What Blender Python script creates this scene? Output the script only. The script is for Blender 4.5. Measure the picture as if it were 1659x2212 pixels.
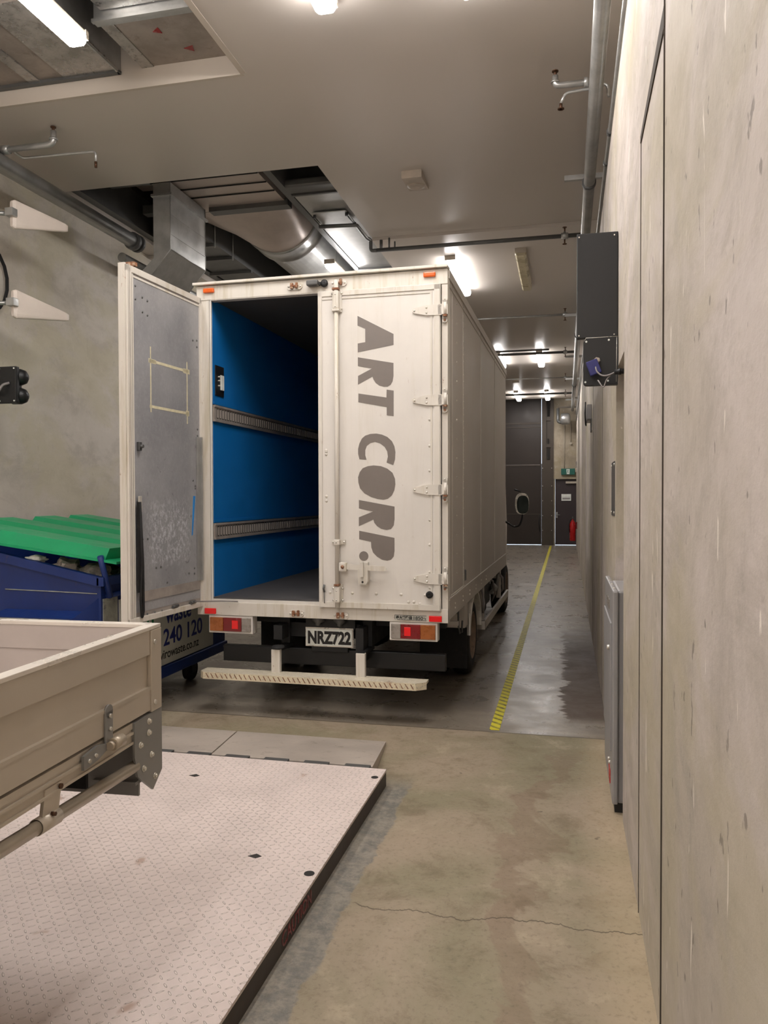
import bpy, bmesh, math, random
from mathutils import Vector, Matrix
random.seed(7)
S = bpy.context.scene
for o in list(bpy.data.objects): bpy.data.objects.remove(o)
COL = S.collection
PI = math.pi

# ------------------------------------------------------------------ camera, world, exposure
cam_d = bpy.data.cameras.new('camera'); cam = bpy.data.objects.new('camera', cam_d); COL.objects.link(cam)
S.camera = cam
YAW, PITCH, ROLL, FPX = .2297, -.0195155, -.0029168, 1681.4
c_, s_ = math.cos, math.sin
fw = Vector((-s_(YAW)*c_(PITCH), c_(YAW)*c_(PITCH), s_(PITCH)))
rt = Vector((c_(YAW), s_(YAW), 0)); up = rt.cross(fw)
r2 = rt*c_(ROLL)+up*s_(ROLL); u2 = -rt*s_(ROLL)+up*c_(ROLL)
mw = Matrix((r2, u2, -fw)).transposed().to_4x4(); mw.translation = Vector((0, 0, 1.65))
cam.matrix_world = mw
cam_d.sensor_fit = 'VERTICAL'; cam_d.sensor_height = 24; cam_d.lens = 24*FPX/2212
cam_d.clip_start = .05; cam_d.clip_end = 200
W = bpy.data.worlds.new('world'); S.world = W; W.use_nodes = True
W.node_tree.nodes['Background'].inputs[0].default_value = (.75, .86, 1, 1)
W.node_tree.nodes['Background'].inputs[1].default_value = 2.0
S.view_settings.view_transform = 'Standard'; S.view_settings.look = 'None'
S.view_settings.gamma = 1; S.view_settings.exposure = .8
LAMP_COL = (1, .962, .94); LAMP_E = 27.0

# ------------------------------------------------------------------ materials
def lin(c): return tuple((v/255/12.92 if v/255 <= .04045 else ((v/255+.055)/1.055)**2.4) for v in c)+(1,)
class NB:
    def __init__(s, name):
        s.m = bpy.data.materials.new(name); s.m.use_nodes = True
        s.t = s.m.node_tree; s.b = s.t.nodes['Principled BSDF']
        s.co = s.t.nodes.new('ShaderNodeTexCoord').outputs['Object']
    def n(s, typ, **kw):
        n = s.t.nodes.new('ShaderNode'+typ)
        for k, v in kw.items(): setattr(n, k, v)
        return n
    def l(s, a, b): s.t.links.new(a, b)
    def setin(s, sock, v):
        if hasattr(v, 'is_output') or isinstance(v, bpy.types.NodeSocket): s.l(v, sock)
        else: sock.default_value = v
    def noise(s, scale, detail=4, rough=.6, stretch=(1, 1, 1), dist=0, off=(0, 0, 0)):
        mp = s.n('Mapping'); s.l(s.co, mp.inputs[0]); mp.inputs['Scale'].default_value = stretch; mp.inputs['Location'].default_value = off
        n = s.n('TexNoise'); s.l(mp.outputs[0], n.inputs['Vector'])
        n.inputs['Scale'].default_value = scale; n.inputs['Detail'].default_value = detail; n.inputs['Roughness'].default_value = rough; n.inputs['Distortion'].default_value = dist
        return n.outputs['Fac']
    def ramp(s, v, a, b, lo=0., hi=1.):
        r = s.n('MapRange'); s.l(v, r.inputs[0]); r.inputs[1].default_value = a; r.inputs[2].default_value = b
        r.inputs[3].default_value = lo; r.inputs[4].default_value = hi; r.interpolation_type = 'SMOOTHSTEP'
        return r.outputs[0]
    def math(s, op, a, b=0., c=None):
        m = s.n('Math', operation=op); s.setin(m.inputs[0], a); s.setin(m.inputs[1], b)
        if c is not None: s.setin(m.inputs[2], c)
        return m.outputs[0]
    def mix(s, f, a, b):
        m = s.n('Mix', data_type='RGBA'); s.setin(m.inputs[0], f); s.setin(m.inputs[6], a); s.setin(m.inputs[7], b)
        return m.outputs[2]
    def xyz(s):
        n = s.n('SeparateXYZ'); s.l(s.co, n.inputs[0]); return n.outputs
    def bump(s, h, strength=.3, dist=.01):
        b = s.n('Bump'); s.l(h, b.inputs['Height']); b.inputs['Strength'].default_value = strength; b.inputs['Distance'].default_value = dist
        s.l(b.outputs[0], s.b.inputs['Normal'])
    def out(s, col, rough=.5, metal=0.):
        s.setin(s.b.inputs['Base Color'], col); s.setin(s.b.inputs['Roughness'], rough); s.setin(s.b.inputs['Metallic'], metal)
        return s.m
def mat(name, c, rough=.5, metal=0., var=.12, scale=6, dirt=None, dirt_amt=.5, dirt_scale=9, stretch=(1, 1, 1), bump=0, thr=.55):
    N = NB(name); c = lin(c)
    d = tuple(v*(1-var) for v in c[:3])+(1,); u = tuple(min(1, v*(1+var)) for v in c[:3])+(1,)
    f = N.noise(scale, 5, .65, stretch)
    col = N.mix(N.ramp(f, .3, .7), d, u)
    if dirt:
        g = N.noise(dirt_scale, 8, .75, stretch, .3, (5, 3, 1))
        col = N.mix(N.ramp(g, thr, thr+.14, 0, dirt_amt), col, lin(dirt))
    if bump: N.bump(f, bump, .004)
    rr = N.ramp(f, .3, .7, max(0, rough-.07), min(1, rough+.07))
    return N.out(col, rr, metal)
def emit(name, c, e):
    N = NB(name); N.b.inputs['Emission Color'].default_value = c+(1,); N.b.inputs['Emission Strength'].default_value = e
    return N.out((.9, .9, .88, 1), .4)

def wall_mat(name, hi, lo, streak=1., spec=.3):
    N = NB(name)
    big = N.noise(.8, 6, .62, (1, .6, 1), .5)
    mid = N.noise(3.0, 9, .74, (1, .5, .9), .4, (3, 1, 2))
    st = N.noise(3.2, 8, .75, (1, .6, .22), .4, (1, 7, 3))
    tint = N.noise(1.7, 5, .65, (1, .45, .6), .6, (8, 8, 1))
    fine = N.noise(60, 4, .7, (1, .5, .7))
    col = N.mix(N.ramp(big, .38, .62), lin(hi), lin(lo))
    col = N.mix(N.ramp(mid, .46, .64, 0, .5), col, lin(tuple(v*.86 for v in lo)))
    col = N.mix(N.ramp(mid, .44, .3, 0, .4), col, lin(tuple(min(255, v*1.07) for v in hi)))
    col = N.mix(N.ramp(st, .54, .70, 0, .3*streak), col, lin(tuple(min(255, v*1.12) for v in hi)))
    col = N.mix(N.ramp(st, .47, .32, 0, .35*streak), col, lin(tuple(v*.78 for v in lo)))
    col = N.mix(N.ramp(fine, .55, .8, 0, .25), col, lin(tuple(v*.8 for v in lo)))
    col = N.mix(N.ramp(tint, .46, .6, 0, .45), col, lin(tuple(a*b for a, b in zip(lo, (.97, .97, .86)))))
    pit = N.noise(26, 3, .5, (1, .9, .55), 0, (2, 2, 9))
    col = N.mix(N.ramp(pit, .675, .72, 0, .6*min(1, streak)), col, lin((96, 86, 76)))
    scr = N.noise(9, 4, .5, (1, 2.6, .4), .5, (9, 4, 2))
    col = N.mix(N.ramp(scr, .69, .715, 0, .7*streak), col, lin((240, 232, 222)))
    N.bump(N.math('ADD', fine, N.math('MULTIPLY', mid, 2.)), .3, .004)
    return N.out(col, N.ramp(mid, .3, .7, .5, .8))
M = {}
M['wallR'] = wall_mat('pale_concrete_panel', (200, 190, 184), (180, 171, 158), 1.)
M['wallL'] = wall_mat('grey_concrete_wall', (212, 204, 194), (202, 194, 182), .2)
M['wallE'] = wall_mat('end_wall_concrete', (176, 164, 145), (150, 138, 118), .3)
M['groove'] = mat('dark_joint', (70, 62, 54), .9)
# floor: near slab, sealed far slab, joint, stain, cracks
def floor_mat():
    N = NB('stained_concrete_floor'); x, y, z = N.xyz()
    big = N.noise(1.1, 6, .62, (1, 1, 1), .6); mid = N.noise(3.2, 10, .74, (1, 1, 1), .35, (4, 2, 0)); fine = N.noise(45, 5, .7)
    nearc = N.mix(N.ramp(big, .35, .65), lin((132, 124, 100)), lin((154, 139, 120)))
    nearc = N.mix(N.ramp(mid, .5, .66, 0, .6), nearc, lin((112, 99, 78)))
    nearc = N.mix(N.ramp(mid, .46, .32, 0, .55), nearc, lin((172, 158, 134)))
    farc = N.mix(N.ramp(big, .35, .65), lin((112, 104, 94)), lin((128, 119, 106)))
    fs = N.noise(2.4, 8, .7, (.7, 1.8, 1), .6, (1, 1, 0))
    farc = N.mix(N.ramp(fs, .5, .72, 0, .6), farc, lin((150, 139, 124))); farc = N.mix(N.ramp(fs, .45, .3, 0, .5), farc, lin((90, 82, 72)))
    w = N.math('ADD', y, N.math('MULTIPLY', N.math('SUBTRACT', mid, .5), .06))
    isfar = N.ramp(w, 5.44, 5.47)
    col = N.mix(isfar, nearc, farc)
    # brown spill along the right wall
    sx = N.math('ADD', x, N.math('MULTIPLY', N.math('SUBTRACT', fs, .5), .5))
    st = N.math('MULTIPLY', N.math('MULTIPLY', N.ramp(sx, -.03, .0), N.ramp(w, 5.7, 6.0)), N.ramp(y, 10.5, 8.5))
    stain = st
    # brown patch wandering down the aisle
    px = N.math('ABSOLUTE', N.math('ADD', N.math('ADD', x, .18), N.math('MULTIPLY', N.math('SUBTRACT', big, .5), 1.3)))
    pat = N.math('MULTIPLY', N.ramp(px, .10, .05), N.ramp(y, 5.3, 4.9))
    col = N.mix(N.math('MULTIPLY', pat, .42), col, lin((118, 96, 78)))
    # pale dusty strip at the wall foot
    dust = N.math('MULTIPLY', N.ramp(y, 5.6, 5.3), N.ramp(N.math('ADD', x, N.math('MULTIPLY', mid, .2)), .13, .34, 0, .4))
    col = N.mix(dust, col, lin((190, 170, 140)))
    col = N.mix(N.math('MULTIPLY', stain, .85), col, lin((78, 63, 52)))
    # grey-blue mortar strip beside the platform
    mx = N.math('ADD', x, N.math('MULTIPLY', N.math('SUBTRACT', mid, .5), .16))
    mo = N.math('MULTIPLY', N.ramp(mx, -.85, -.865), N.ramp(y, 4.5, 4.2))
    col = N.mix(N.math('MULTIPLY', mo, .85), col, N.mix(N.ramp(N.noise(14, 6, .8), .35, .65), lin((98, 98, 96)), lin((140, 134, 124))))
    # slab joint and two hairline cracks
    def line(c, wd, amp, nz, seg=None):
        d = N.math('ABSOLUTE', N.math('ADD', N.math('SUBTRACT', y, c), N.math('MULTIPLY', N.math('SUBTRACT', nz, .5), amp)))
        f = N.ramp(d, wd, wd*.4)
        if seg: f = N.math('MULTIPLY', f, N.ramp(x, seg, seg+.05))
        return f
    n1 = N.noise(2.2, 6, .6, (1, .1, 1), 0, (0, 0, 0))
    for c, wd, am, sg in ((5.455, .012, .03, None), (3.03, .006, .35, -.86), (6.75, .012, .05, None)):
        col = N.mix(N.math('MULTIPLY', line(c, wd, am, n1, sg), .75), col, lin((74, 62, 48)))
    sp = N.noise(11, 2, .4, (1, 1, 1), 0, (7, 7, 0))
    col = N.mix(N.ramp(sp, .745, .78, 0, .6), col, lin((70, 56, 44)))
    ro = N.mix(isfar, (.62, .62, .62, 1), (.3, .3, .3, 1)); r = N.n('SeparateColor'); N.l(ro, r.inputs[0])
    ro = N.math('ADD', N.math('ADD', r.outputs[0], N.math('MULTIPLY', stain, .25)), N.ramp(mid, .3, .7, -.07, .12))
    N.bump(N.math('ADD', fine, mid), .08, .004)
    col = N.mix(N.ramp(fine, .5, .7, 0, .35), col, lin((84, 74, 60)))
    return N.out(col, ro)
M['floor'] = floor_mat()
def tread_mat(name, c, s, dirt, dirt_amt=.5, metal=0., rough=.5, axes='xy', bs=.9, rusty=False):
    N = NB(name); o = N.xyz(); ax = {'x': o[0], 'y': o[1], 'z': o[2]}
    u = N.math('DIVIDE', ax[axes[0]], s); v = N.math('DIVIDE', ax[axes[1]], s)
    ch = N.math('FLOORED_MODULO', N.math('ADD', N.math('FLOOR', u), N.math('FLOOR', v)), 2.)
    lu = N.math('SUBTRACT', N.math('FRACT', u), .5); lv = N.math('SUBTRACT', N.math('FRACT', v), .5)
    a = N.math('ADD', lu, lv); b = N.math('SUBTRACT', lu, lv)
    sg = N.math('SUBTRACT', N.math('MULTIPLY', ch, 2.), 1.)
    p = N.math('ADD', N.math('MULTIPLY', N.math('ADD', a, b), .5), N.math('MULTIPLY', sg, N.math('MULTIPLY', N.math('SUBTRACT', a, b), .5)))
    q = N.math('SUBTRACT', N.math('ADD', a, b), p)
    q = N.math('SUBTRACT', N.math('MULTIPLY', N.math('ADD', a, b), .5), N.math('MULTIPLY', sg, N.math('MULTIPLY', N.math('SUBTRACT', a, b), .5)))
    d = N.math('ADD', N.math('POWER', N.math('ABSOLUTE', N.math('DIVIDE', p, .50)), 2.), N.math('POWER', N.math('ABSOLUTE', N.math('DIVIDE', q, .14)), 2.))
    h = N.ramp(d, 1.1, .45)
    nz = N.noise(3.2, 7, .7, (1, 1, 1), .4); fn = N.noise(26, 5, .7)
    cc = lin(c)
    col = N.mix(N.ramp(nz, .3, .7), tuple(v*.88 for v in cc[:3])+(1,), cc)
    col = N.mix(N.ramp(N.noise(7, 7, .8, (1, 1, 1), .5, (3, 3, 3)), .62 if dirt_amt < .6 else .54, .74, 0, dirt_amt), col, lin(dirt))
    spots = N.noise(5.5, 3, .5, (1, 1, 1), .2, (1, 8, 3))
    col = N.mix(N.ramp(spots, .7, .76, 0, .6), col, lin((150, 112, 84)))
    # dark ring at the foot of each raised bar, its shaded side painted in
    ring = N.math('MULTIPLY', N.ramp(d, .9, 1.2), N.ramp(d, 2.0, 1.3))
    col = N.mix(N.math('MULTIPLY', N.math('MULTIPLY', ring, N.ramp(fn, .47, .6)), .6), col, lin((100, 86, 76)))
    col = N.mix(N.math('MULTIPLY', h, .5), col, lin((240, 230, 222)))  # bright glint along each raised bar, put into the colour
    N.bump(N.math('ADD', N.math('MULTIPLY', h, 1.), N.math('MULTIPLY', fn, .08)), bs, .007)
    return N.out(col, N.math('SUBTRACT', rough, N.math('MULTIPLY', h, .12)), metal)
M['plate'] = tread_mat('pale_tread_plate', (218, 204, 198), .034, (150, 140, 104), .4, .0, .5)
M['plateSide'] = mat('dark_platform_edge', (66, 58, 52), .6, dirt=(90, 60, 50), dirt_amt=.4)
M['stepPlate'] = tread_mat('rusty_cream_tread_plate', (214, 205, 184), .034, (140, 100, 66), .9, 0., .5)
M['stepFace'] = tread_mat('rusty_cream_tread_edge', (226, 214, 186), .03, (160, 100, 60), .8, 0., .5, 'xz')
M['flap'] = mat('scuffed_flap_steel', (176, 166, 156), .45, .1, .12, 3, (120, 110, 92), .6, 12)
def white_mat(name, c, amt=.35, rough=.45):
    N = NB(name); x, y, z = N.xyz()
    f = N.noise(2.2, 6, .65, (1, 1, .8)); st = N.noise(9, 6, .75, (1, 1, .06), .2); rs = N.noise(22, 6, .8, (1, 1, .35), .3, (2, 2, 2))
    cc = lin(c)
    col = N.mix(N.ramp(f, .3, .7), tuple(v*.93 for v in cc[:3])+(1,), cc)
    col = N.mix(N.ramp(st, .5, .68, 0, amt), col, lin((176, 164, 134)))
    col = N.mix(N.ramp(rs, .625, .70, 0, min(1, amt*1.6)), col, lin((138, 98, 64)))
    N.bump(f, .06, .01)
    return N.out(col, rough)
M['white'] = white_mat('off_white_truck_paint', (218, 213, 206), .12)
M['cream'] = white_mat('rust_flecked_cream_paint', (214, 208, 198), .55)
M['side'] = mat('grey_beige_side_panel', (186, 179, 171), .42, 0., .05, 2)
M['rimp'] = mat('dusty_wheel_rim', (128, 110, 96), .7, .1, .2, 10, (80, 66, 56), .5)
M['letter'] = mat('grey_vinyl_lettering', (120, 112, 106), .38, 0, .04, 5)
M['rust'] = mat('rusted_iron', (128, 84, 58), .85, .1, .3, 40, (206, 188, 162), .85, 45, (1, 1, 1), 0, .5)
N_ = NB('scuffed_door_lining'); _x, _y, _z = N_.xyz()
_n = N_.noise(2.5, 6, .65); _f = N_.noise(38, 6, .8, (1, 1, .7), .6); _g = N_.noise(13, 7, .8, (1, 1, .8), .8, (4, 4, 4))
_c = N_.mix(N_.ramp(_n, .3, .7), lin((150, 150, 153)), lin((166, 166, 168)))
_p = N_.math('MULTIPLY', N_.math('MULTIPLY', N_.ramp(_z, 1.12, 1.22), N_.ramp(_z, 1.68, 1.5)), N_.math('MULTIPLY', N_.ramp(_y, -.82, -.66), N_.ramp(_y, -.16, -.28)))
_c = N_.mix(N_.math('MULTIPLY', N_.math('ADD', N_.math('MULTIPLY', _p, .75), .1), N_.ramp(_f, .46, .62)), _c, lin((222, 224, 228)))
_lo = N_.ramp(_z, 2.4, 1.9)
_c = N_.mix(N_.math('MULTIPLY', N_.math('ADD', N_.math('MULTIPLY', _lo, .5), .15), N_.ramp(_g, .58, .68)), _c, lin((92, 90, 88)))
_c = N_.mix(N_.math('MULTIPLY', _lo, N_.ramp(_g, .42, .3, 0, .5)), _c, lin((190, 190, 186)))
M['silver'] = N_.out(_c, N_.ramp(_n, .3, .7, .32, .45), .25)
M['galv'] = mat('galvanised_steel', (172, 172, 170), .36, .7, .12, 7, (190, 190, 188), .25, 24)
M['galvd'] = mat('dull_dark_galvanised', (98, 98, 97), .45, .5, .12, 5)
M['foil'] = mat('crumpled_foil', (175, 172, 168), .3, .9, .2, 9, (120, 112, 104), .5, 14, (1, 1, 1), .9)
M['foilb'] = mat('dull_foil_board', (150, 140, 132), .42, .55, .2, 4, (105, 95, 88), .5, 9, (1, 1, 1), .35)
M['board'] = mat('pinkish_duct_board', (186, 174, 166), .45, .35, .08, 4)
M['dark'] = mat('black_painted_steel', (19, 19, 20), .55, 0, .2, 8)
M['black'] = mat('black_plastic', (24, 24, 25), .45, 0, .1, 10)
M['rubber'] = mat('black_rubber', (22, 21, 21), .8, 0, .2, 12, (60, 52, 46), .4)
M['rail'] = mat('worn_grey_rail', (158, 150, 143), .5, .2, .15, 9)
M['tapel'] = mat('pale_rail_tab', (186, 178, 170), .45, .2)
M['slot'] = mat('rail_slot_dark', (34, 32, 30), .8)
M['blue'] = mat('blue_painted_panel', (0, 104, 174), .6, 0, .06, 3)
M['deck'] = mat('grey_deck', (72, 70, 70), .8, 0, .15, 6)
M['roofin'] = mat('dark_inner_roof', (74, 72, 68), .8)
M['red'] = mat('red_lens', (190, 20, 26), .25, 0, .05)
M['redb'] = mat('bright_red_reflector', (235, 28, 30), .2, 0, .05)
M['dred'] = mat('dark_red_lens', (118, 18, 20), .25, 0, .1)
M['amber'] = mat('amber_lens', (222, 96, 28), .25, 0, .1)
M['damber'] = mat('brown_amber_lens', (150, 84, 34), .3, 0, .15, 20)
M['clear'] = mat('dull_clear_lens', (140, 132, 124), .3, 0, .15, 30)
M['binblue'] = mat('chipped_blue_paint', (14, 42, 104), .42, 0, .12, 3, (96, 70, 62), .5, 10, (1, 1, .6), 0, .62)
M['binlid'] = mat('green_plastic_lid', (8, 154, 100), .42, 0, .06, 4, (60, 140, 110), .35)
M['binscuff'] = mat('scraped_grey_paint', (150, 152, 142), .6, 0, .2, 14, (50, 60, 80), .8, 8)
M['label'] = mat('white_sticker', (196, 196, 186), .5, 0, .05)
M['txtblue'] = mat('blue_print', (34, 44, 120), .5); M['txtgreen'] = mat('green_print', (22, 120, 70), .5); M['txtblack'] = mat('black_print', (24, 22, 22), .5)
M['alu'] = mat('anodised_aluminium', (196, 186, 172), .36, .3, .04, 2)
M['aluin'] = mat('dull_aluminium_inside', (186, 176, 170), .45, .2, .05, 4)
M['alut'] = mat('bright_aluminium_edge', (226, 218, 208), .3, .25, .03, 4)
M['zinc'] = mat('zinc_plate', (140, 139, 137), .42, .3, .06, 12)
M['tube'] = mat('brushed_steel_tube', (176, 164, 146), .36, .35, .05, 8)
N_ = NB('painted_ceiling'); M['ceil'] = N_.out(lin((192, 184, 176)), .3)
M['ceil2'] = mat('painted_ceiling_trim', (186, 176, 164), .45, 0, .03, 1)
M['void'] = mat('dark_void', (40, 38, 36), .9)
M['lampbody'] = mat('lamp_housing', (176, 166, 152), .5)
M['diff'] = emit('lit_diffuser', LAMP_COL, LAMP_E)
M['diffoff'] = mat('yellowed_unlit_diffuser', (186, 176, 148), .3, 0, .03, 6)
M['plwhite'] = mat('ivory_plastic', (222, 210, 200), .4, 0, .03)
M['ivory'] = mat('alarm_plastic', (176, 164, 150), .45)
M['brown'] = mat('dark_brown_door', (50, 42, 37), .38, .2, .08, 2)
M['brown2'] = mat('brown_steel_column', (74, 66, 58), .5, .3, .08, 4)
M['pdoor'] = mat('dark_purple_brown_door', (52, 42, 44), .5)
M['green'] = mat('green_sign', (24, 92, 80), .4); M['pure'] = mat('white_print', (225, 228, 222), .5)
M['cab'] = mat('grey_cabinet_paint', (154, 152, 152), .4, .1, .05, 3)
M['bluebox'] = mat('indigo_plastic', (44, 46, 110), .4)
M['cable'] = mat('grey_cable', (130, 124, 122), .5)
M['tape'] = mat('cream_masking_tape', (206, 198, 168), .7, 0, .1, 30)
M['btape'] = mat('blue_tape', (20, 130, 205), .5)
M['copper'] = mat('sprinkler_brass', (90, 62, 44), .5, .6)
M['chrome'] = mat('bright_screw', (215, 210, 200), .3, .5)
M['mirror'] = mat('mirror_glass', (70, 78, 78), .08, .9)
M['rubbish'] = mat('grey_refuse', (110, 104, 96), .8, 0, .3, 12, (40, 38, 36), .6); M['paper'] = mat('white_paper', (225, 222, 216), .7)
M['brownfloor'] = M['dark']
def haz():
    N = NB('hazard_tape'); x, y, z = N.xyz()
    w = N.math('FRACT', N.math('DIVIDE', N.math('ADD', N.math('MULTIPLY', x, .9), y), .105))
    f = N.ramp(w, .56, .6); f2 = N.ramp(w, .98, .94)
    nz = N.noise(18, 5, .7)
    wear = N.ramp(nz, .35, .6, .35, .95)
    col = N.mix(N.math('MULTIPLY', N.math('MULTIPLY', f, f2), wear), lin((206, 196, 44)), lin((88, 82, 44)))
    return N.out(col, .55)
M['haz'] = haz()

# ------------------------------------------------------------------ mesh builder
WHOLE = {'panel_joint', 'notice_print', 'tape_outline', 'running_man', 'sticker_border', 'weld_line', 'board_seam', 'seam', 'foil_wrap', 'warning_mark', 'body', 'rim', 'lid', 'side_board', 'end_board'}
class MB:
    def __init__(s, mtx=None): s.bm = bmesh.new(); s.M = mtx
    def _v(s, p):
        p = Vector(p)
        return s.bm.verts.new(s.M @ p if s.M else p)
    def face(s, pts, mi=0):
        f = s.bm.faces.new([s._v(p) for p in pts]); f.material_index = mi; return f
    def hull(s, a, b, mi=0, smooth=False):      # two rings -> closed solid
        va = [s._v(p) for p in a]; vb = [s._v(p) for p in b]; n = len(a)
        s.bm.faces.new(va[::-1]).material_index = mi; s.bm.faces.new(vb).material_index = mi
        for i in range(n):
            f = s.bm.faces.new((va[i], va[(i+1) % n], vb[(i+1) % n], vb[i])); f.material_index = mi; f.smooth = smooth
        return s
    def box(s, x0, x1, y0, y1, z0, z1, mi=0, b=0):
        if x0 > x1: x0, x1 = x1, x0
        if y0 > y1: y0, y1 = y1, y0
        if z0 > z1: z0, z1 = z1, z0
        if b and min(x1-x0, y1-y0, z1-z0) > 2.2*b:
            # chamfer the box on all edges
            t = bmesh.new(); bmesh.ops.create_cube(t, size=1)
            for v in t.verts: v.co = Vector(((x0+x1)/2+v.co.x*(x1-x0), (y0+y1)/2+v.co.y*(y1-y0), (z0+z1)/2+v.co.z*(z1-z0)))
            bmesh.ops.bevel(t, geom=t.edges[:], offset=b, segments=2, affect='EDGES', profile=.6)
            mp = {v: s._v(v.co) for v in t.verts}
            for f in t.faces:
                g = s.bm.faces.new([mp[v] for v in f.verts]); g.material_index = mi
            t.free(); return s
        s.hull([(x0, y0, z0), (x1, y0, z0), (x1, y1, z0), (x0, y1, z0)], [(x0, y0, z1), (x1, y0, z1), (x1, y1, z1), (x0, y1, z1)], mi); return s
    def prism(s, poly, ax, a0, a1, mi=0):       # poly in the two other axes (in xyz order)
        def P(u, v, w): return {'x': (w, u, v), 'y': (u, w, v), 'z': (u, v, w)}[ax]
        s.hull([P(u, v, a0) for u, v in poly], [P(u, v, a1) for u, v in poly], mi); return s
    def cyl(s, p0, p1, r, seg=16, r1=None, mi=0, cap=True):
        p0 = Vector(p0); p1 = Vector(p1); d = (p1-p0).normalized(); r1 = r if r1 is None else r1
        a = d.orthogonal().normalized(); b = d.cross(a)
        A = [p0+(a*math.cos(2*PI*i/seg)+b*math.sin(2*PI*i/seg))*r for i in range(seg)]
        B = [p1+(a*math.cos(2*PI*i/seg)+b*math.sin(2*PI*i/seg))*r1 for i in range(seg)]
        s.hull(A, B, mi, True); return s
    def tube(s, pts, r, seg=10, mi=0, bend=0, hollow=False):
        P = [Vector(p) for p in pts]
        if bend:                                 # round the inner corners
            Q = [P[0]]
            for i in range(1, len(P)-1):
                a = P[i-1]-P[i]; b = P[i+1]-P[i]; k = min(bend, a.length*.45, b.length*.45)
                A = P[i]+a.normalized()*k; B = P[i]+b.normalized()*k
                for t in (0, .25, .5, .75, 1): Q.append(A*(1-t)**2+P[i]*2*t*(1-t)+B*t*t)
            Q.append(P[-1]); P = Q
        rings = []; prev = None
        for i, p in enumerate(P):
            d = (P[min(i+1, len(P)-1)]-P[max(i-1, 0)]).normalized()
            if prev is None: a = d.orthogonal().normalized()
            else: a = (prev-d*prev.dot(d)).normalized()
            prev = a; b = d.cross(a)
            rings.append([s._v(p+(a*math.cos(2*PI*j/seg)+b*math.sin(2*PI*j/seg))*r) for j in range(seg)])
        for A, B in zip(rings, rings[1:]):
            for j in range(seg):
                f = s.bm.faces.new((A[j], A[(j+1) % seg], B[(j+1) % seg], B[j])); f.smooth = True; f.material_index = mi
        s.bm.faces.new(rings[0][::-1]).material_index = mi; s.bm.faces.new(rings[-1]).material_index = mi
        return s
    def lathe(s, c, ax, prof, seg=32, mi=0):     # prof: (radius, height) along axis
        c = Vector(c); d = Vector(ax).normalized(); a = d.orthogonal().normalized(); b = d.cross(a); rings = []
        for r, h in prof:
            rings.append([s._v(c+d*h+(a*math.cos(2*PI*j/seg)+b*math.sin(2*PI*j/seg))*max(r, 1e-4)) for j in range(seg)])
        for A, B in zip(rings, rings[1:]):
            for j in range(seg):
                f = s.bm.faces.new((A[j], A[(j+1) % seg], B[(j+1) % seg], B[j])); f.smooth = True; f.material_index = mi
        return s
    def islands(s):
        # groups of connected faces, merged where their boxes touch
        seen = set(); G = []
        for f0 in s.bm.faces:
            if f0 in seen: continue
            st = [f0]; seen.add(f0); fs = []
            while st:
                f = st.pop(); fs.append(f)
                for e in f.edges:
                    for g in e.link_faces:
                        if g not in seen: seen.add(g); st.append(g)
            vs = [v.co for f in fs for v in f.verts]
            G.append([fs, [min(v[i] for v in vs) for i in range(3)], [max(v[i] for v in vs) for i in range(3)]])
        ch = True
        while ch and len(G) > 1:
            ch = False
            for i in range(len(G)):
                for j in range(i+1, len(G)):
                    a, b = G[i], G[j]
                    if all(a[1][k] <= b[2][k]+.0035 and b[1][k] <= a[2][k]+.0035 for k in range(3)):
                        G[i] = [a[0]+b[0], [min(p, q) for p, q in zip(a[1], b[1])], [max(p, q) for p, q in zip(a[2], b[2])]]
                        del G[j]; ch = True; break
                if ch: break
        return [g[0] for g in G]
    def done(s, name, mats, parent=None):
        bmesh.ops.recalc_face_normals(s.bm, faces=s.bm.faces[:])
        if parent is not None and name not in WHOLE and len(s.bm.faces) < 6000:
            isl = s.islands()
            if 1 < len(isl) <= 200:
                res = []
                for fs in isl:
                    b = MB(); mp = {}
                    for f in fs:
                        for v in f.verts:
                            if v not in mp: mp[v] = b.bm.verts.new(v.co)
                    for f in fs:
                        g = b.bm.faces.new([mp[v] for v in f.verts]); g.material_index = f.material_index; g.smooth = f.smooth
                    res.append((len(fs), b))
                s.bm.free(); out = [b.finish(name, mats, parent) for _, b in sorted(res, key=lambda q: -q[0])]
                return out[0]
        return s.finish(name, mats, parent)
    def finish(s, name, mats, parent=None):
        me = bpy.data.meshes.new(name); s.bm.to_mesh(me); s.bm.free()
        for m in (mats if isinstance(mats, (list, tuple)) else [mats]): me.materials.append(M[m] if isinstance(m, str) else m)
        o = bpy.data.objects.new(name, me); COL.objects.link(o)
        if parent: o.parent = parent
        return o
def thing(name, label, cat, loc=(0, 0, 0), rz=0, group=None):
    o = bpy.data.objects.new(name, None); COL.objects.link(o); o.location = loc; o.rotation_euler = (0, 0, rz); o.empty_display_size = .2
    o['label'] = label; o['category'] = cat
    if group: o['group'] = group
    return o
def tag(o, label, cat, group=None, kind=None):
    o['label'] = label; o['category'] = cat
    if group: o['group'] = group
    if kind: o['kind'] = kind
    return o
def struct(o): o['kind'] = 'structure'; return o
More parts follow.
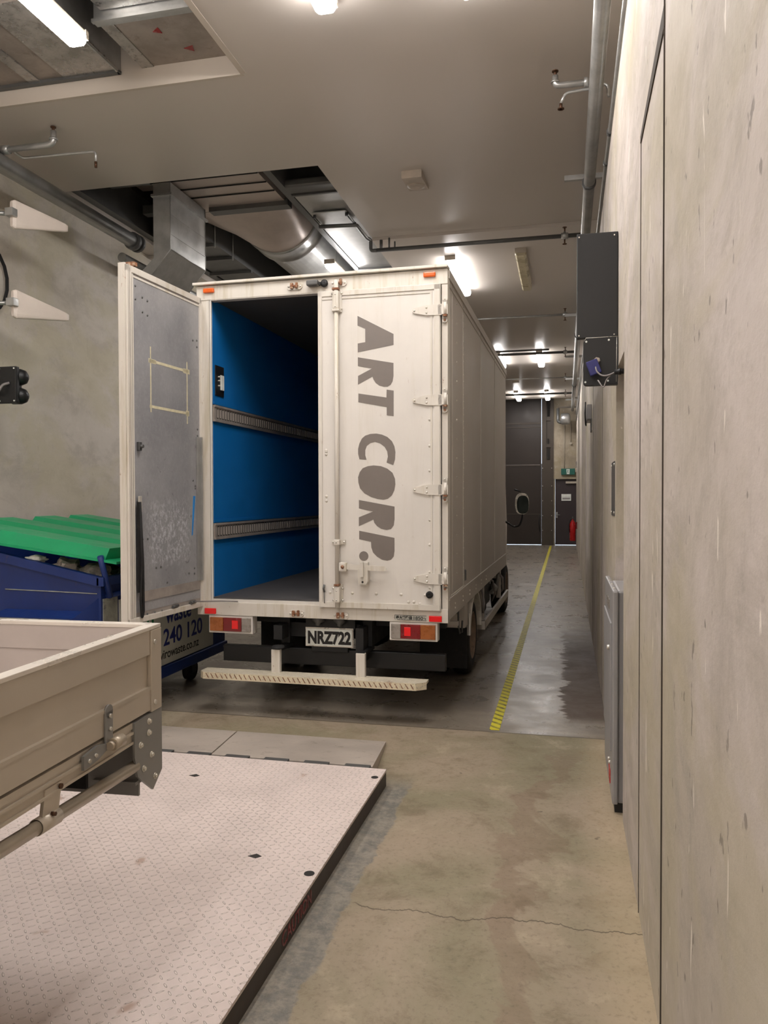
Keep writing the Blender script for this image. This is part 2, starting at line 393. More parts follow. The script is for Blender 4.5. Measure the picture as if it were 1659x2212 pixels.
def textmesh(name, s, size, mtx, m, parent=None, bold=0, ext=.0006, align='LEFT', sx=1., shear=0.):
    cu = bpy.data.curves.new('t', 'FONT'); cu.body = s; cu.size = size; cu.extrude = ext; cu.offset = bold; cu.align_x = align; cu.shear = shear
    to = bpy.data.objects.new('t', cu); COL.objects.link(to); bpy.context.view_layer.update()
    me = bpy.data.meshes.new_from_object(to.evaluated_get(bpy.context.evaluated_depsgraph_get()))
    bpy.data.objects.remove(to); bpy.data.curves.remove(cu)
    me.name = name; me.transform(Matrix.Diagonal((sx, 1, 1, 1))); me.transform(mtx); me.materials.clear(); me.materials.append(M[m])
    o = bpy.data.objects.new(name, me); COL.objects.link(o)
    if parent: o.parent = parent
    return o
def frame(origin, xa, ya):
    xa = Vector(xa).normalized(); ya = Vector(ya).normalized(); za = xa.cross(ya)
    m = Matrix((xa, ya, za)).transposed().to_4x4(); m.translation = Vector(origin); return m
def copy_tree(o, parent=None):
    c = o.copy(); COL.objects.link(c); c.parent = parent
    for ch in o.children: copy_tree(ch, c)
    return c

# ------------------------------------------------------------------ room shell
CZ, WR, WL, YB, YE = 4.85, .28, -5.4, -5.0, 26.9
XR = lambda y: WR + max(0, y-2.5)*.0023          # right wall runs very slightly outwards
struct(MB().box(WL-.3, 1.2, YB-.2, YE+1.2, -.25, 0).done('floor', 'floor'))
# right wall of precast panels with a niche (y 4.10-4.75, z 0-2.38)
w = MB()
w.prism([(XR(YB), YB), (XR(4.1), 4.1), (1.0, 4.1), (1.0, YB)], 'z', 0, 4.03)
w.prism([(XR(4.75), 4.75), (XR(YE), YE), (1.0, YE), (1.0, 4.75)], 'z', 0, 4.03)
w.prism([(XR(4.1), 4.1), (XR(4.75), 4.75), (1.0, 4.75), (1.0, 4.1)], 'z', 2.38, 4.03)
w.box(.62, 1.0, 4.1, 4.75, 0, 2.38)
w.box(.46, 1.0, YB, YE, 4.03, 5.9)
wr = struct(w.done('wall_right', 'wallR'))
g = MB()
for yj, z0, z1 in ((2.455, .0, 3.07), (3.2, 3.03, 0.), (2.455, 3.1, 4.03), (-.4, 0, 4.03)):
    z0, z1 = min(z0, z1), max(z0, z1); hw = .0012 if yj == 3.2 else .0028; g.box(XR(yj)-.0012, XR(yj)+.01, yj-hw, yj+hw, z0, z1)
g.prism([(2.45, 3.035), (3.2, 3.02), (3.2, 3.045), (2.45, 3.10)], 'x', XR(2.8)-.002, XR(2.8)+.01)
for yj in (6.6, 9.0, 12.5, 16.0, 19.5, 23.0): g.box(XR(yj)-.0015, XR(yj)+.01, yj-.006, yj+.006, 0, 4.03)
g.done('panel_joint', 'groove', wr)
pl = MB(); pl.prism([(4.83, 1.53), (5.15, 1.53), (5.15, 1.86), (4.83, 1.86)], 'x', XR(5)-.006, XR(5)+.002)
struct(MB().box(WL-.3, WL, YB, YE+.3, 0, 5.9).done('wall_left', 'wallL'))
struct(MB().box(WL-.3, 1.0, YB-.2, YB, 0, 5.9).done('wall_rear', 'wallL'))
# end wall with openings for the big door and the personnel door
e = MB()
e.box(-.41, -.36, YE, YE+.25, 0, 5.9); e.box(-.36, .345, YE, YE+.25, 2.25, 5.9); e.box(.345, 1.0, YE, YE+.25, 0, 5.9); e.box(-5.4, -.41, YE+.02, YE+.25, 5.35, 5.9)
e.box(-.40, .36, YE-.05, YE, 2.23, 2.29)
ew = struct(e.done('wall_end', 'wallE'))
# ceiling slabs around the service openings
H1 = (-5.4, -2.38, 2.2, 5.56); H2 = (-5.12, -2.9, 7.24, 12.2); H3 = (-2.9, -2.34, 7.26, 12.2)
c = MB(); zt = 4.97
c.box(WL, -5.4+.001, YB, 2.2, CZ, zt)
c.box(WL, .46, YB, 2.2, CZ, zt); c.box(-2.38, .46, 2.2, 5.56, CZ, zt); c.box(WL, .46, 5.56, 7.24, CZ, zt)
c.box(WL, -5.12, 7.24, 9.4, CZ, zt); c.box(-2.34, .46, 7.24, 9.4, CZ, zt)
c.box(WL, -5.12, 9.4, 12.2, CZ-.035, zt); c.box(-2.34, .46, 9.4, 12.2, CZ-.035, zt); c.box(WL, .46, 12.2, 25.8, CZ-.035, zt)
struct(c.done('ceiling', 'ceil'))
t = MB(); t.box(-2.40, -2.355, 2.2, 5.545, CZ-.004, 5.1); t.box(WL, -2.38, 5.545, 5.575, CZ-.004, 5.35)
struct(t.done('trim_1', 'ceil2'))
u = MB(); u.box(WL, .46, YB, YE+.2, 5.9, 6.0)
u.box(-5.4, -2.0, 7.0, 7.22, 5.02, 5.9); u.box(-5.4, -2.0, 12.22, 12.4, 5.02, 5.9); u.box(-2.3, -2.2, 7.22, 12.22, 5.02, 5.9)
u.box(WL, .46, 25.8, 25.85, 5.0, 5.9)
struct(u.done('ceiling_2', 'void'))
# soffit edging seen in the opening above the truck
b = MB(); b.box(-5.1, -2.9, 7.26, 7.36, 4.93, 5.0); b.box(-2.955, -2.88, 7.26, 12.2, 4.9, 5.25); b.box(-5.12, -5.02, 7.3, 12.2, 4.9, 5.3)
struct(b.done('trim_2', 'galvd'))

# ------------------------------------------------------------------ lamps
def make_lamp(label, x, y, lit=True, L=1.72, group='ceiling batten lamps', z=CZ):
    t = thing('batten_lamp', label, 'ceiling lamp', (x, y, z), 0, group)
    MB().box(-.06, .06, 0, L, -.05, 0, b=.006).done('housing', 'lampbody', t)
    d = MB(); P = [(-.075, -.045), (-.068, -.088), (-.048, -.108), (.048, -.108), (.068, -.088), (.075, -.045)]
    def sc(k, y): return [(px*k, y, -.045+(pz+.045)*k) for px, pz in P]
    d.hull(sc(.8, .0), sc(1, .03)); d.hull(sc(1, .03), sc(1, L-.03)); d.hull(sc(1, L-.03), sc(.8, L))
    d.done('diffuser', 'diff' if lit else 'diffoff', t)
    e = MB()
    for yy in (-.012, L-.02): e.box(-.07, .07, yy, yy+.032, -.06, -.0)
    e.done('end_cap', 'lampbody', t)
    return t
Z2 = CZ-.035
LP = [(-3.27, 3.08, CZ, 'lit batten lamp hanging below the foil ducts in the opening, upper left'),
      (-1.5, 3.13, CZ, 'lit batten lamp cut off by the top edge, right of the foil ducts'),
      (-.58, 3.2, CZ, 'lit batten lamp whose tip just shows at the top right of centre'),
      (-1.49, 10.22, Z2, 'lit batten lamp directly behind the truck box roof corner'),
      (-1.47, 17.15, Z2, 'lit batten lamp partly behind the truck roof edge, far down the aisle'),
      (-.57, 17.15, Z2, 'lit batten lamp under the double pipe, centre of the far aisle'),
      (-1.47, 23.7, Z2, 'small lit batten lamp in front of the big dark door, left of the last pair'),
      (-.57, 23.7, Z2, 'small lit batten lamp above the steel column, right of the last pair')]
for x, y, z, lb in LP: make_lamp(lb, x, y, z=z)
make_lamp('unlit yellowed batten lamp between the truck and the black wall panel', -.57, 10.12, False, z=Z2)
t = make_lamp('lit batten lamp peeping over the truck roof under the round duct', -3.06, 9.95, z=4.80)
MB().cyl((-.0, .3, 0), (-.0, .3, .5), .004, 6).cyl((0, 1.4, 0), (0, 1.4, .5), .004, 6).done('hanger_wire', 'galv', t)
for x, y, lb in ((-3.27, -3.9, 'rear left lit batten lamp behind the viewpoint, over the tray truck'), (-1.5, -3.9, 'rear middle lit batten lamp behind the viewpoint'), (-.58, -3.9, 'rear right lit batten lamp behind the viewpoint, by the right wall'), (-3.27, -.6, 'lit batten lamp directly above the tray truck'), (-1.5, -.6, 'lit batten lamp nearly above the viewpoint')):
    make_lamp(lb, x, y, group='batten lamps behind the viewpoint')

# ------------------------------------------------------------------ foil ducts, upper left opening
t = thing('foil_duct', 'foil-wrapped flat duct with raised end flange, right one in upper left opening', 'duct', (0, 0, 0))
MB().box(-3.2, -2.45, 4.97, 6.6, 5.0, 5.45, b=.01).done('duct_body', 'foilb', t)
d = MB(); d.box(-3.24, -2.42, 4.93, 4.98, 4.985, 5.5); d.box(-3.24, -2.42, 4.90, 4.93, 4.975, 5.0); d.done('flange', 'galv', t)
d = MB()
for k in range(5): d.box(-3.18, -2.47, 3.0, 4.92-.0*k, 5.06+.07*k, 5.10+.07*k)
d.box(-3.16, -2.5, 3.0, 4.93, 5.1, 5.4); d.done('foil_wrap', 'foil', t)
d = MB(); d.box(-3.22, -3.12, 4.97, 5.56, 4.993, 5.003); d.done('foil_tape', 'foil', t)
d = MB(); d.prism([(-2.9, 5.14), (-2.84, 5.10), (-2.84, 5.17)], 'z', 4.996, 5.0); d.prism([(-2.78, 5.38), (-2.70, 5.36), (-2.72, 5.43)], 'z', 4.996, 5.0); d.done('warning_mark', 'dred', t)
t = thing('foil_duct', 'dull foil-wrapped wide duct left of the flanged one, behind the lit lamp', 'duct', (0, 0, 0))
d = MB(); d.box(-4.95, -3.42, 4.6, 6.6, 4.99, 5.4, b=.01); d.done('duct_body', 'foilb', t)
d = MB(); d.box(-5.2, -3.88, 2.3, 4.6, 5.1, 5.5, b=.01); d.box(-5.2, -3.5, 4.5, 4.62, 5.02, 5.4); d.done('foil_wrap', 'foil', t)
MB().box(-3.88, -3.40, 4.6, 5.56, 4.98, 4.992).box(-4.2, -4.1, 4.6, 5.56, 4.98, 4.992).done('foil_tape', 'foil', t)
MB().box(-4.95, -3.4, 5.50, 5.54, 4.965, 4.99).done('edge_strip', 'galvd', t)
MB().box(-3.418, -3.405, 4.6, 5.54, 4.965, 5.4).done('side_wrap', 'galv', t)

# ------------------------------------------------------------------ ducts in the opening above the truck
t = thing('ventilation_duct', 'board-bottomed rectangular duct turning into a big round galvanised duct', 'duct')
d = MB(); d.box(-4.35, -3.12, 7.42, 8.55, 5.02, 5.6)
d.done('board_section', 'board', t)
d = MB()
for yy in (7.62, 7.86, 8.1): d.box(-4.35, -3.12, yy, yy+.012, 5.008, 5.022)
d.done('board_seam', 'void', t)
MB().box(-4.05, -3.08, 8.42, 8.56, 4.97, 5.04).box(-4.35, -3.08, 7.36, 7.42, 4.97, 5.05).done('cross_rail', 'galvd', t)
d = MB(); cx, cz, R0 = -3.62, 5.33, .52
n = 40; rings = []
for k, (yy, f) in enumerate(((8.56, 0), (8.75, .12), (9.0, .4), (9.25, .75), (9.55, 1))):
    ring = []
    for j in range(n):
        a = 2*PI*j/n; ca, sa = math.cos(a), math.sin(a)
        q = 1/max(abs(ca), abs(sa)); sx, sz = cx-.115+ca*q*.615*(1), 5.31+sa*q*.29
        rx, rz = cx+ca*R0, cz+sa*R0
        ring.append(d._v((sx*(1-f)+rx*f, yy, sz*(1-f)+rz*f)))
    rings.append(ring)
for A, B in zip(rings, rings[1:]):
    for j in range(n):
        f = d.bm.faces.new((A[j], A[(j+1) % n], B[(j+1) % n], B[j])); f.smooth = True
d.done('transition', 'board', t)
d = MB(); d.lathe((cx, 9.55, cz), (0, 1, 0), [(R0, 0), (R0+.02, .0), (R0+.02, .05), (R0+.005, .05), (R0+.005, .3), (R0+.025, .3), (R0+.025, .36), (R0, .36), (R0, 2.6)], 48); d.done('round_section', 'galv', t)
t = thing('drop_duct', 'bright galvanised rectangular duct dropping from the opening and kinking left', 'duct')
d = MB(); x0, x1, y0, y1 = -4.30, -4.10, 7.6, 8.42
k = 4.29; kl = 4.21
d.hull([(x0, y0, kl), (x1, y0, k), (x1, y1, k), (x0, y1, kl)], [(x0, y0, 5.0), (x1, y0, 5.0), (x1, y1, 5.0), (x0, y1, 5.0)])
d.hull([(x0-.36, y0, 3.88), (x1-.36, y0, 3.88), (x1-.36, y1, 3.88), (x0-.36, y1, 3.88)], [(x0, y0, kl), (x1, y0, k), (x1, y1, k), (x0, y1, kl)])
d.done('duct_body', 'galv', t)
d = MB(); d.box(x0-.02, x1+.025, y0-.02, y1+.03, 4.86, 4.885)
d.box(x1-.003, x1+.004, y0, y1, 4.45, 4.456); d.box(x1-.003, x1+.003, y0, y1, 4.66, 4.664); d.tube([(x1, y0, k), (x1, y1, k)], .006, 6)
d.tube([(x1, y1, 5.0), (x1, y1, k), (x1-.36, y1, 3.88)], .006, 6); d.tube([(x1, y0, 5.0), (x1, y0, k), (x1-.36, y0, 3.88)], .005, 6)
d.done('seam', 'galv', t)
t = thing('flat_duct', 'shiny flat-bottomed galvanised duct along the right edge of the opening', 'duct')
MB().box(-2.87, -2.36, 8.02, 12.0, 4.90, 5.3, b=.01).done('duct_body', 'galv', t)
MB().box(-2.88, -2.35, 8.0, 8.03, 4.89, 5.3).box(-2.88, -2.35, 10.75, 10.80, 4.875, 5.3).done('flange', 'galvd', t)
t = thing('dark_duct', 'dark rectangular duct running back between the drop duct and the round duct', 'duct')
MB().box(-4.95, -4.37, 8.75, 12.0, 4.88, 5.35).done('duct_body', 'galvd', t)
d = MB()
for yy in (9.2, 9.75, 10.4): d.box(-5.0, -4.36, yy, yy+.05, 4.84, 4.879)
d.done('support_rail', 'galvd', t)
d = MB(); d.cyl((-4.36, 9.23, 4.83), (-4.36, 9.23, 5.5), .006, 8).cyl((-4.36, 9.78, 4.83), (-4.36, 9.78, 5.5), .006, 8); d.done('hanger_rod', 'galv', t)
tag(MB().box(-2.87, -2.38, 7.28, 7.8, 5.12, 5.4, b=.01).done('duct_panel', 'foilb'), 'dull foil-faced duct panel in the narrow slot right of the opening', 'duct')
tag(MB().box(-2.9, -2.34, 7.78, 7.98, 4.9, 4.98, b=.02).done('cross_member', 'galvd'), 'dark steel cross member bridging the narrow ceiling slot', 'beam')
d = MB(); d.box(-5.0, -4.37, 7.9, 8.6, 5.36, 5.4)
tag(d.done('insulation_board', 'board'), 'pale insulation board in the dark corner of the opening', 'insulation board')
d = MB(); d.box(-4.95, -4.35, 8.5, 8.62, 5.05, 5.15); d.box(-4.95, -4.35, 7.6, 7.85, 5.1, 5.2); tag(d.done('channel_beam', 'galvd'), 'dark channel beam across the left of the opening', 'beam')
# access hatch with black handles under the flat duct
t = thing('access_hatch', 'shiny access hatch with black clamps under the flat duct', 'hatch', (-2.62, 8.72, 4.885))
MB().box(-.2, .2, -.22, .25, -.012, .0, b=.004).done('hatch_panel', 'galv', t)
for sx in (-.19, .19):
    d = MB(); d.cyl((sx, -.15, -.03), (sx, .2, -.03), .007, 8); d.cyl((sx, -.15, -.045), (sx, -.15, 0), .018, 10); d.cyl((sx, .2, -.045), (sx, .2, 0), .018, 10); d.done('clamp', 'black', t)

# ------------------------------------------------------------------ pipes
d = MB(); d.tube([(-4.86, .5, 4.6), (-4.86, 8.15, 4.6)], .078, 20)
pb = thing('main_pipe', 'large galvanised pipe under the ceiling along the left wall', 'pipe')
d.done('pipe_run', 'galv', pb)
d = MB(); d.cyl((-4.86, 8.1, 4.6), (-4.86, 8.16, 4.6), .1, 20); d.cyl((-4.86, 8.2, 4.6), (-4.86, 8.24, 4.6), .1, 20); d.done('coupling', 'galvd', pb)
t = thing('lower_pipe', 'shiny thinner pipe continuing beyond the end of the large pipe on the left wall', 'pipe')
MB().tube([(-5.08, 8.25, 4.47), (-5.08, 12.0, 4.47)], .055, 16).done('pipe_run', 'galv', t)
MB().box(-5.395, -5.12, 10.0, 10.04, 4.44, 4.50).done('wall_bracket', 'galvd', t)
MB().box(-5.395, -5.12, 11.5, 11.54, 4.44, 4.50).done('wall_bracket', 'galvd', t)
def sprinkler(name, base, side, lift, drop, label, r=.026):
    # a branch from a main pipe with one upright head and one pendent head
    x, y, z = base; t = thing(name, label, 'sprinkler', base)
    d = MB(); d.tube([(0, 0, 0), (side, 0, 0), (side, 0, lift)], r, 10, bend=.05); d.cyl((side*.08, 0, 0), (side*.2, 0, 0), r*1.5, 12); d.cyl((side, 0, lift*.3), (side, 0, lift*.45), r*1.4, 12); d.done('branch_pipe', 'galv', t)
    d = MB(); d.cyl((side, 0, lift), (side, 0, lift+.035), .011, 8); d.cyl((side, 0, lift+.03), (side, 0, lift+.036), .024, 12); d.done('upright_head', 'copper', t)
    return t
t = sprinkler('sprinkler_branch', (-4.86, 5.95, 4.70), .55, .11, .1, 'sprinkler branch with two heads off the left wall pipe')
d = MB(); d.tube([(.12, .0, .0), (.15, .12, -.03), (.86, .15, -.03), (.86, .15, -.12)], .011, 8, bend=.03); d.done('drop_pipe', 'galv', t)
MB().cyl((.86, .15, -.12), (.86, .15, -.17), .013, 8).done('pendent_head', 'copper', t)
# right-hand services
pr = thing('main_pipe', 'thick galvanised pipe under the ceiling along the right wall', 'pipe')
MB().tube([(.2, .5, 4.5), (.205, 26.5, 4.5)], .05, 20).done('pipe_run', 'galv', pr)
d = MB()
for y in (7.35, 14.2, 20.5): d.cyl((.2, y, 4.5), (.2, y+.05, 4.5), .062, 20)
d.done('coupling', 'galvd', pr)
p2 = thing('conduit_pipe', 'thin galvanised pipe between the thick pipe and the right wall top', 'pipe')
MB().tube([(.315, .5, 4.36), (.315, 26.5, 4.36)], .018, 12).done('pipe_run', 'galv', p2)
MB().cyl((.315, 6.05, 4.36), (.315, 6.1, 4.36), .026, 12).cyl((.315, 6.6, 4.36), (.315, 6.65, 4.36), .026, 12).done('coupling', 'galvd', p2)
tag(MB().box(.31, .34, .5, 26.3, 4.12, 4.16).done('cable_tray', 'galvd'), 'narrow dark cable tray on top of the right wall panels', 'cable tray')
tag(MB().tube([(.355, .5, 4.26), (.355, 26, 4.26)], .012, 8).done('conduit', 'galv'), 'slim conduit just above the cable tray on the right wall', 'conduit')
def strut(y, label, x0=-.02, z=4.57):
    tag(MB().box(x0, .46, y, y+.045, z, z+.045).done('pipe_bracket', 'galv'), label, 'bracket', 'pipe brackets along the right wall')
for y, lb in ((7.45, 'galvanised strut across the thick pipe nearest the viewpoint'), (13.05, 'small strut by the black wall panel above the second cross pipe'), (16.9, 'strut beside the double pipe at mid distance'), (20.1, 'pale strut behind the black box at the fourth cross pipe'), (24.4, 'far strut over the silver valve unit')):
    strut(y, lb)
t = sprinkler('sprinkler_branch', (.17, 5.75, 4.58), -.25, .07, .1, 'sprinkler branch with upright and hanging heads at the top right', .022)
d = MB(); d.tube([(.07, .02, -.03), (-.18, .02, -.05), (-.21, .02, -.12)], .011, 8, bend=.03); d.tube([(.05, .0, -.03), (.11, .0, -.03), (.12, 0, -.12)], .012, 8, bend=.03); d.done('drop_pipe', 'galv', t)
d = MB(); d.cyl((-.21, .02, -.12), (-.21, .02, -.16), .011, 8); d.cyl((-.21, .02, -.155), (-.21, .02, -.16), .024, 12); d.done('pendent_head', 'copper', t)
def crosspipe(y, x0, r, label, m='galvd', hx=-.02, z=4.66):
    t = thing('cross_pipe', label, 'pipe', (0, y, z), 0, 'sprinkler cross pipes')
    MB().tube([(x0, 0, 0), (.2, 0, 0)], r, 10).done('pipe_run', m, t)
    d = MB(); d.cyl((hx, 0, -.04), (hx, 0, .05), .014, 10); d.cyl((hx-.04, 0, 0), (hx+.04, 0, 0), r*1.5, 10); d.done('fitting', 'galv', t)
    d = MB(); d.cyl((hx, 0, .05), (hx, 0, .1), .009, 8); d.cyl((hx, 0, .095), (hx, 0, .1), .026, 12); d.cyl((hx, 0, -.09), (hx, 0, -.04), .009, 8); d.cyl((hx, 0, -.095), (hx, 0, -.09), .026, 12); d.done('sprinkler_head', 'copper', t)
    return t
t = crosspipe(9.3, -2.25, .024, 'nearest dark cross pipe, running from the ceiling duct to the black panel')
d = MB(); d.tube([(-2.25, 0, 0), (-2.33, 0, 0), (-2.33, 0, .13), (-2.36, -.1, .13), (-2.36, -.55, .13), (-2.8, -.6, .13)], .022, 10, bend=.03)
d.tube([(-2.2, 0, 0), (-2.2, 0, .12)], .02, 8); d.cyl((-2.1, 0, 0), (-2.1, 0, .14), .012, 8); d.cyl((-2.03, 0, 0), (-2.03, 0, .09), .01, 8); d.done('bent_run', 'galvd', t)
crosspipe(13.3, -3.0, .02, 'second cross pipe, thin and pale, level with the black wall panel', 'galv')
t = crosspipe(16.75, -3.0, .028, 'third cross pipe, dark and doubled, in front of the middle lamps')
MB().tube([(-3, .05, .08), (-.35, .05, .08)], .02, 8).done('second_run', 'galvd', t)
crosspipe(20.3, -3.0, .014, 'fourth cross pipe, the thinnest, behind the middle lamps', 'galv')
crosspipe(23.4, -3.0, .03, 'last dark cross pipe, in front of the far pair of lamps')
# valve gear in the far right corner
t = thing('valve_unit', 'silver pipework unit high in the far right corner above the exit sign', 'valve', (-.06, 26.2, 4.18))
MB().lathe((-.12, 0, .0), (1, 0, 0), [(.05, 0), (.17, .02), (.19, .1), (.19, .24), (.15, .3), (.05, .32)], 24).done('drum', 'galv', t)
MB().tube([(-.2, 0, .35), (-.2, 0, -.08), (-.1, 0, -.12)], .05, 12, bend=.06).done('elbow_pipe', 'galvd', t)
MB().box(-.2, .518, -.03, .03, .36, .40).done('bracket', 'brown2', t)
d = MB(); d.tube([(-.055, 26.88, 4.2), (-.055, 26.88, 2.58)], .014, 8)
tag(d.done('conduit', 'lampbody'), 'thin conduit running down the end wall to the exit sign', 'conduit')
d = MB(); d.tube([(.15, 26.88, 4.2), (.15, 26.88, 3.45)], .012, 8); d.cyl((.15, 26.82, 3.42), (.15, 26.9, 3.42), .04, 14)
tag(d.done('call_point', 'lampbody'), 'short conduit ending in a small round box on the end wall', 'junction box')
# ceiling alarm box and junction box
t = thing('alarm_sounder', 'ivory wedge-shaped alarm box with round grille on the ceiling', 'alarm', (-1.48, 7.55, CZ))
d = MB(); d.hull([(-.1, 0, 0), (.1, 0, 0), (.1, 0, -.075), (-.1, 0, -.075)], [(-.1, .42, 0), (.1, .42, 0), (.1, .42, -.04), (-.1, .42, -.04)]); d.done('casing', 'ivory', t)
MB().lathe((0, .25, -.045), (0, 0, -1), [(.095, 0), (.09, .02), (.06, .028), (.02, .02), (0, .02)], 24).done('round_grille', 'ivory', t)
tag(MB().box(-1.42, -1.24, 21.2, 21.5, 4.74, 4.815, b=.01).done('junction_box', 'lampbody'), 'small pale box on the far ceiling right of the truck roof', 'junction box')

# ------------------------------------------------------------------ end wall: big door, column, personnel door
dr = MB(); dr.box(-5.4, -.811, 26.95, 27.0, .016, 5.6)
bd = struct(dr.done('door_1', 'brown'))
d = MB()
for z in (2.68, 3.98, 1.03): d.box(-5.4, -.84, 26.935, 26.95, z, z+.03)
d.box(-5.4, -.84, 26.93, 26.95, 4.1, 4.16); d.done('door_rib', 'brown2', bd)
d = MB(); d.box(-5.4, -.86, 26.93, 26.936, 2.715, 2.73); d.done('door_bright_strip', 'cable', bd)
d = MB(); d.tube([(-.86, 26.92, .45), (-.9, 26.92, .7), (-.88, 26.92, 1.05)], .012, 6); d.done('pull_rope', 'black', bd)
co = MB(); co.box(-.805, -.41, 26.82, 27.0, 0, 2.75); co.box(-.80, -.65, 26.86, 27.0, 2.75, 5.6); co.box(-.5, -.41, 26.86, 27.0, 2.75, 5.6)
for z in (2.75, 3.3, 4.2): co.box(-.8, -.43, 26.88, 26.95, z, z+.12)
co.box(-.65, -.5, 26.94, 27.0, 2.75, 5.6)
cc = struct(co.done('trim_3', 'brown2'))
d = MB()
for z in (.5, 1.0, 1.5, 2.0, 2.6):
    for x in (-.77, -.47): d.cyl((x, 26.80, z), (x, 26.83, z), .012, 8)
d.done('bolt_head', 'chrome', cc)
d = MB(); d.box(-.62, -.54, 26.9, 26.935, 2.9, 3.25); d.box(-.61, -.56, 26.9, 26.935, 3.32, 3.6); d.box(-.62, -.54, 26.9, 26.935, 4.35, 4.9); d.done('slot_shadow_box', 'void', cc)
pd = struct(MB().box(-.355, .34, 26.93, 26.98, .016, 2.28).done('door_2', 'pdoor'))
d = MB(); d.box(-.01, .34, 26.87, 26.93, 2.08, 2.15); d.done('door_closer', 'lampbody', pd)
d = MB(); d.box(-.325, -.275, 26.91, 26.93, .92, 1.12); d.cyl((-.3, 26.87, 1.02), (-.3, 26.93, 1.02), .016, 8); d.cyl((-.3, 26.875, 1.02), (-.19, 26.875, 1.02), .012, 8); d.done('door_handle', 'galv', pd)
t = thing('door_notice', 'white notice sheet on the dark personnel door', 'sign', (0, 26.92, 1.5))
MB().box(-.15, .165, -.004, .006, 0, .225).done('sheet', 'pure', t)
d = MB(); d.box(-.115, .135, -.007, -.004, .05, .09); d.box(-.115, .135, -.007, -.004, .11, .118); d.done('notice_print', 'cable', t)
t = thing('exit_sign', 'green running-man exit sign above the personnel door', 'sign', (.06, 26.8, 2.37))
MB().box(-.22, .23, 0, .06, 0, .21, b=.01).done('sign_body', 'green', t)
d = MB(); d.box(-.045, .055, -.006, 0, .02, .19); d.done('white_doorway', 'pure', t)
d = MB(); d.cyl((.0, -.012, .165), (.0, -.006, .165), .014, 12)
d.tube([(0, -.009, .15), (-.005, -.009, .10), (-.03, -.009, .07), (-.035, -.009, .035)], .007, 6); d.tube([(-.005, -.009, .10), (.02, -.009, .07), (.04, -.009, .05)], .007, 6)
d.tube([(-.03, -.009, .12), (0, -.009, .145), (.025, -.009, .125)], .006, 6); d.done('running_man', 'green', t)
t = thing('small_light', 'small brassy light fitting on the right wall near the exit sign', 'light fitting', (XR(25.2), 25.2, 2.55))
MB().box(-.04, 0, -.05, .05, 0, .2, b=.008).done('body', 'clear', t); MB().box(-.05, 0, -.04, .04, -.14, -.02).done('lower_box', 'lampbody', t)

t = thing('fire_extinguisher', 'red fire extinguisher on the right wall beside the personnel door', 'fire extinguisher', (.19, 23.3, .35))
MB().lathe((0, 0, 0), (0, 0, 1), [(0, 0), (.07, 0), (.085, .02), (.085, .48), (.06, .56), (.025, .6), (.025, .64), (0, .64)], 24).done('cylinder', 'red', t)
d = MB(); d.tube([(0, -.0, .64), (-.06, -.02, .62), (-.1, -.03, .5), (-.09, -.03, .25)], .012, 8, bend=.04); d.done('hose', 'rubber', t)
d = MB(); d.box(-.02, .02, -.06, .06, .64, .68); d.box(-.015, .015, -.1, .03, .68, .7); d.done('valve_head', 'galvd', t)
MB().box(.085, .125, -.03, .03, .35, .55).done('wall_bracket', 'dred', t)

# ------------------------------------------------------------------ right wall fittings
t = thing('metal_cover_plate', 'dark recessed metal cover plate screwed to the right wall beyond the niche', 'cover plate', (XR(5), 5.0, 1.7))
MB().box(-.004, .004, -.16, .16, -.17, .16).done('plate', 'galvd', t)
d = MB()
for y in (-.14, .14):
    for z in (-.15, .14): d.cyl((-.008, y, z), (0, y, z), .008, 8)
d.done('screw', 'chrome', t)
t = thing('wall_controller', 'grey controller box with looped black lead on the right wall', 'controller', (XR(9.8), 9.8, 2.58))
MB().box(-.055, .0, -.25, .25, -.02, .16, b=.01).done('casing', 'cab', t)
MB().box(-.012, .0, -.35, -.05, -.16, -.02).done('lower_plate', 'galvd', t)
MB().tube([(-.07, -.1, .2), (-.08, -.22, .05), (-.07, -.2, -.08), (-.06, -.05, -.08), (-.07, .05, .05), (-.07, -.05, .18)], .008, 8, bend=.05).done('lead', 'black', t)
t = thing('wall_cabinet', 'grey steel cabinet standing in the right wall niche', 'cabinet', (0, 0, 0))
MB().box(.262, .56, 4.19, 4.72, .05, 1.16, b=.012).done('body', 'cab', t)
MB().box(.236, .264, 4.17, 4.98, .05, 1.16, b=.008).done('front_frame', 'cab', t)
MB().box(.228, .237, 4.26, 4.95, .30, .98, b=.003).done('door', 'cab', t)
d = MB(); d.cyl((.215, 4.33, .84), (.235, 4.33, .84), .014, 14); d.done('lock', 'chrome', t)
d = MB()
for y in (4.3, 4.5, 4.7): d.cyl((.25, y, 1.158), (.25, y, 1.164), .007, 8)
d.cyl((.226, 4.42, .21), (.236, 4.42, .21), .01, 8); d.cyl((.226, 4.36, .21), (.236, 4.36, .21), .01, 8); d.done('screw', 'chrome', t)
MB().box(.232, .2365, 4.34, 4.46, .10, .17).done('red_sticker', 'red', t)
MB().box(.232, .2365, 4.45, 4.7, 1.03, 1.08).done('faded_badge', 'clear', t)
MB().box(.25, .55, 4.20, 4.72, 0, .05).done('plinth', 'black', t)
t = thing('black_wall_panel', 'tall flat black panel standing out from the right wall', 'panel', (0, 4.62, 0))
MB().box(.058, .283, -.045, 0, 2.545, 3.135, b=.004).done('panel_body', 'black', t)
d = MB()
for x in (.07, .262):
    for z in (2.56, 3.115): d.cyl((x, -.05, z), (x, -.044, z), .004, 8)
d.done('screw', 'chrome', t)
MB().box(.25, .30, 0, .03, 2.55, 3.12).done('mounting_rail', 'galvd', t)
t = thing('black_speaker_box', 'black box with white screws and a cable gland, below the tall black panel', 'box', (0, 4.6, 0))
d = MB(); P = []
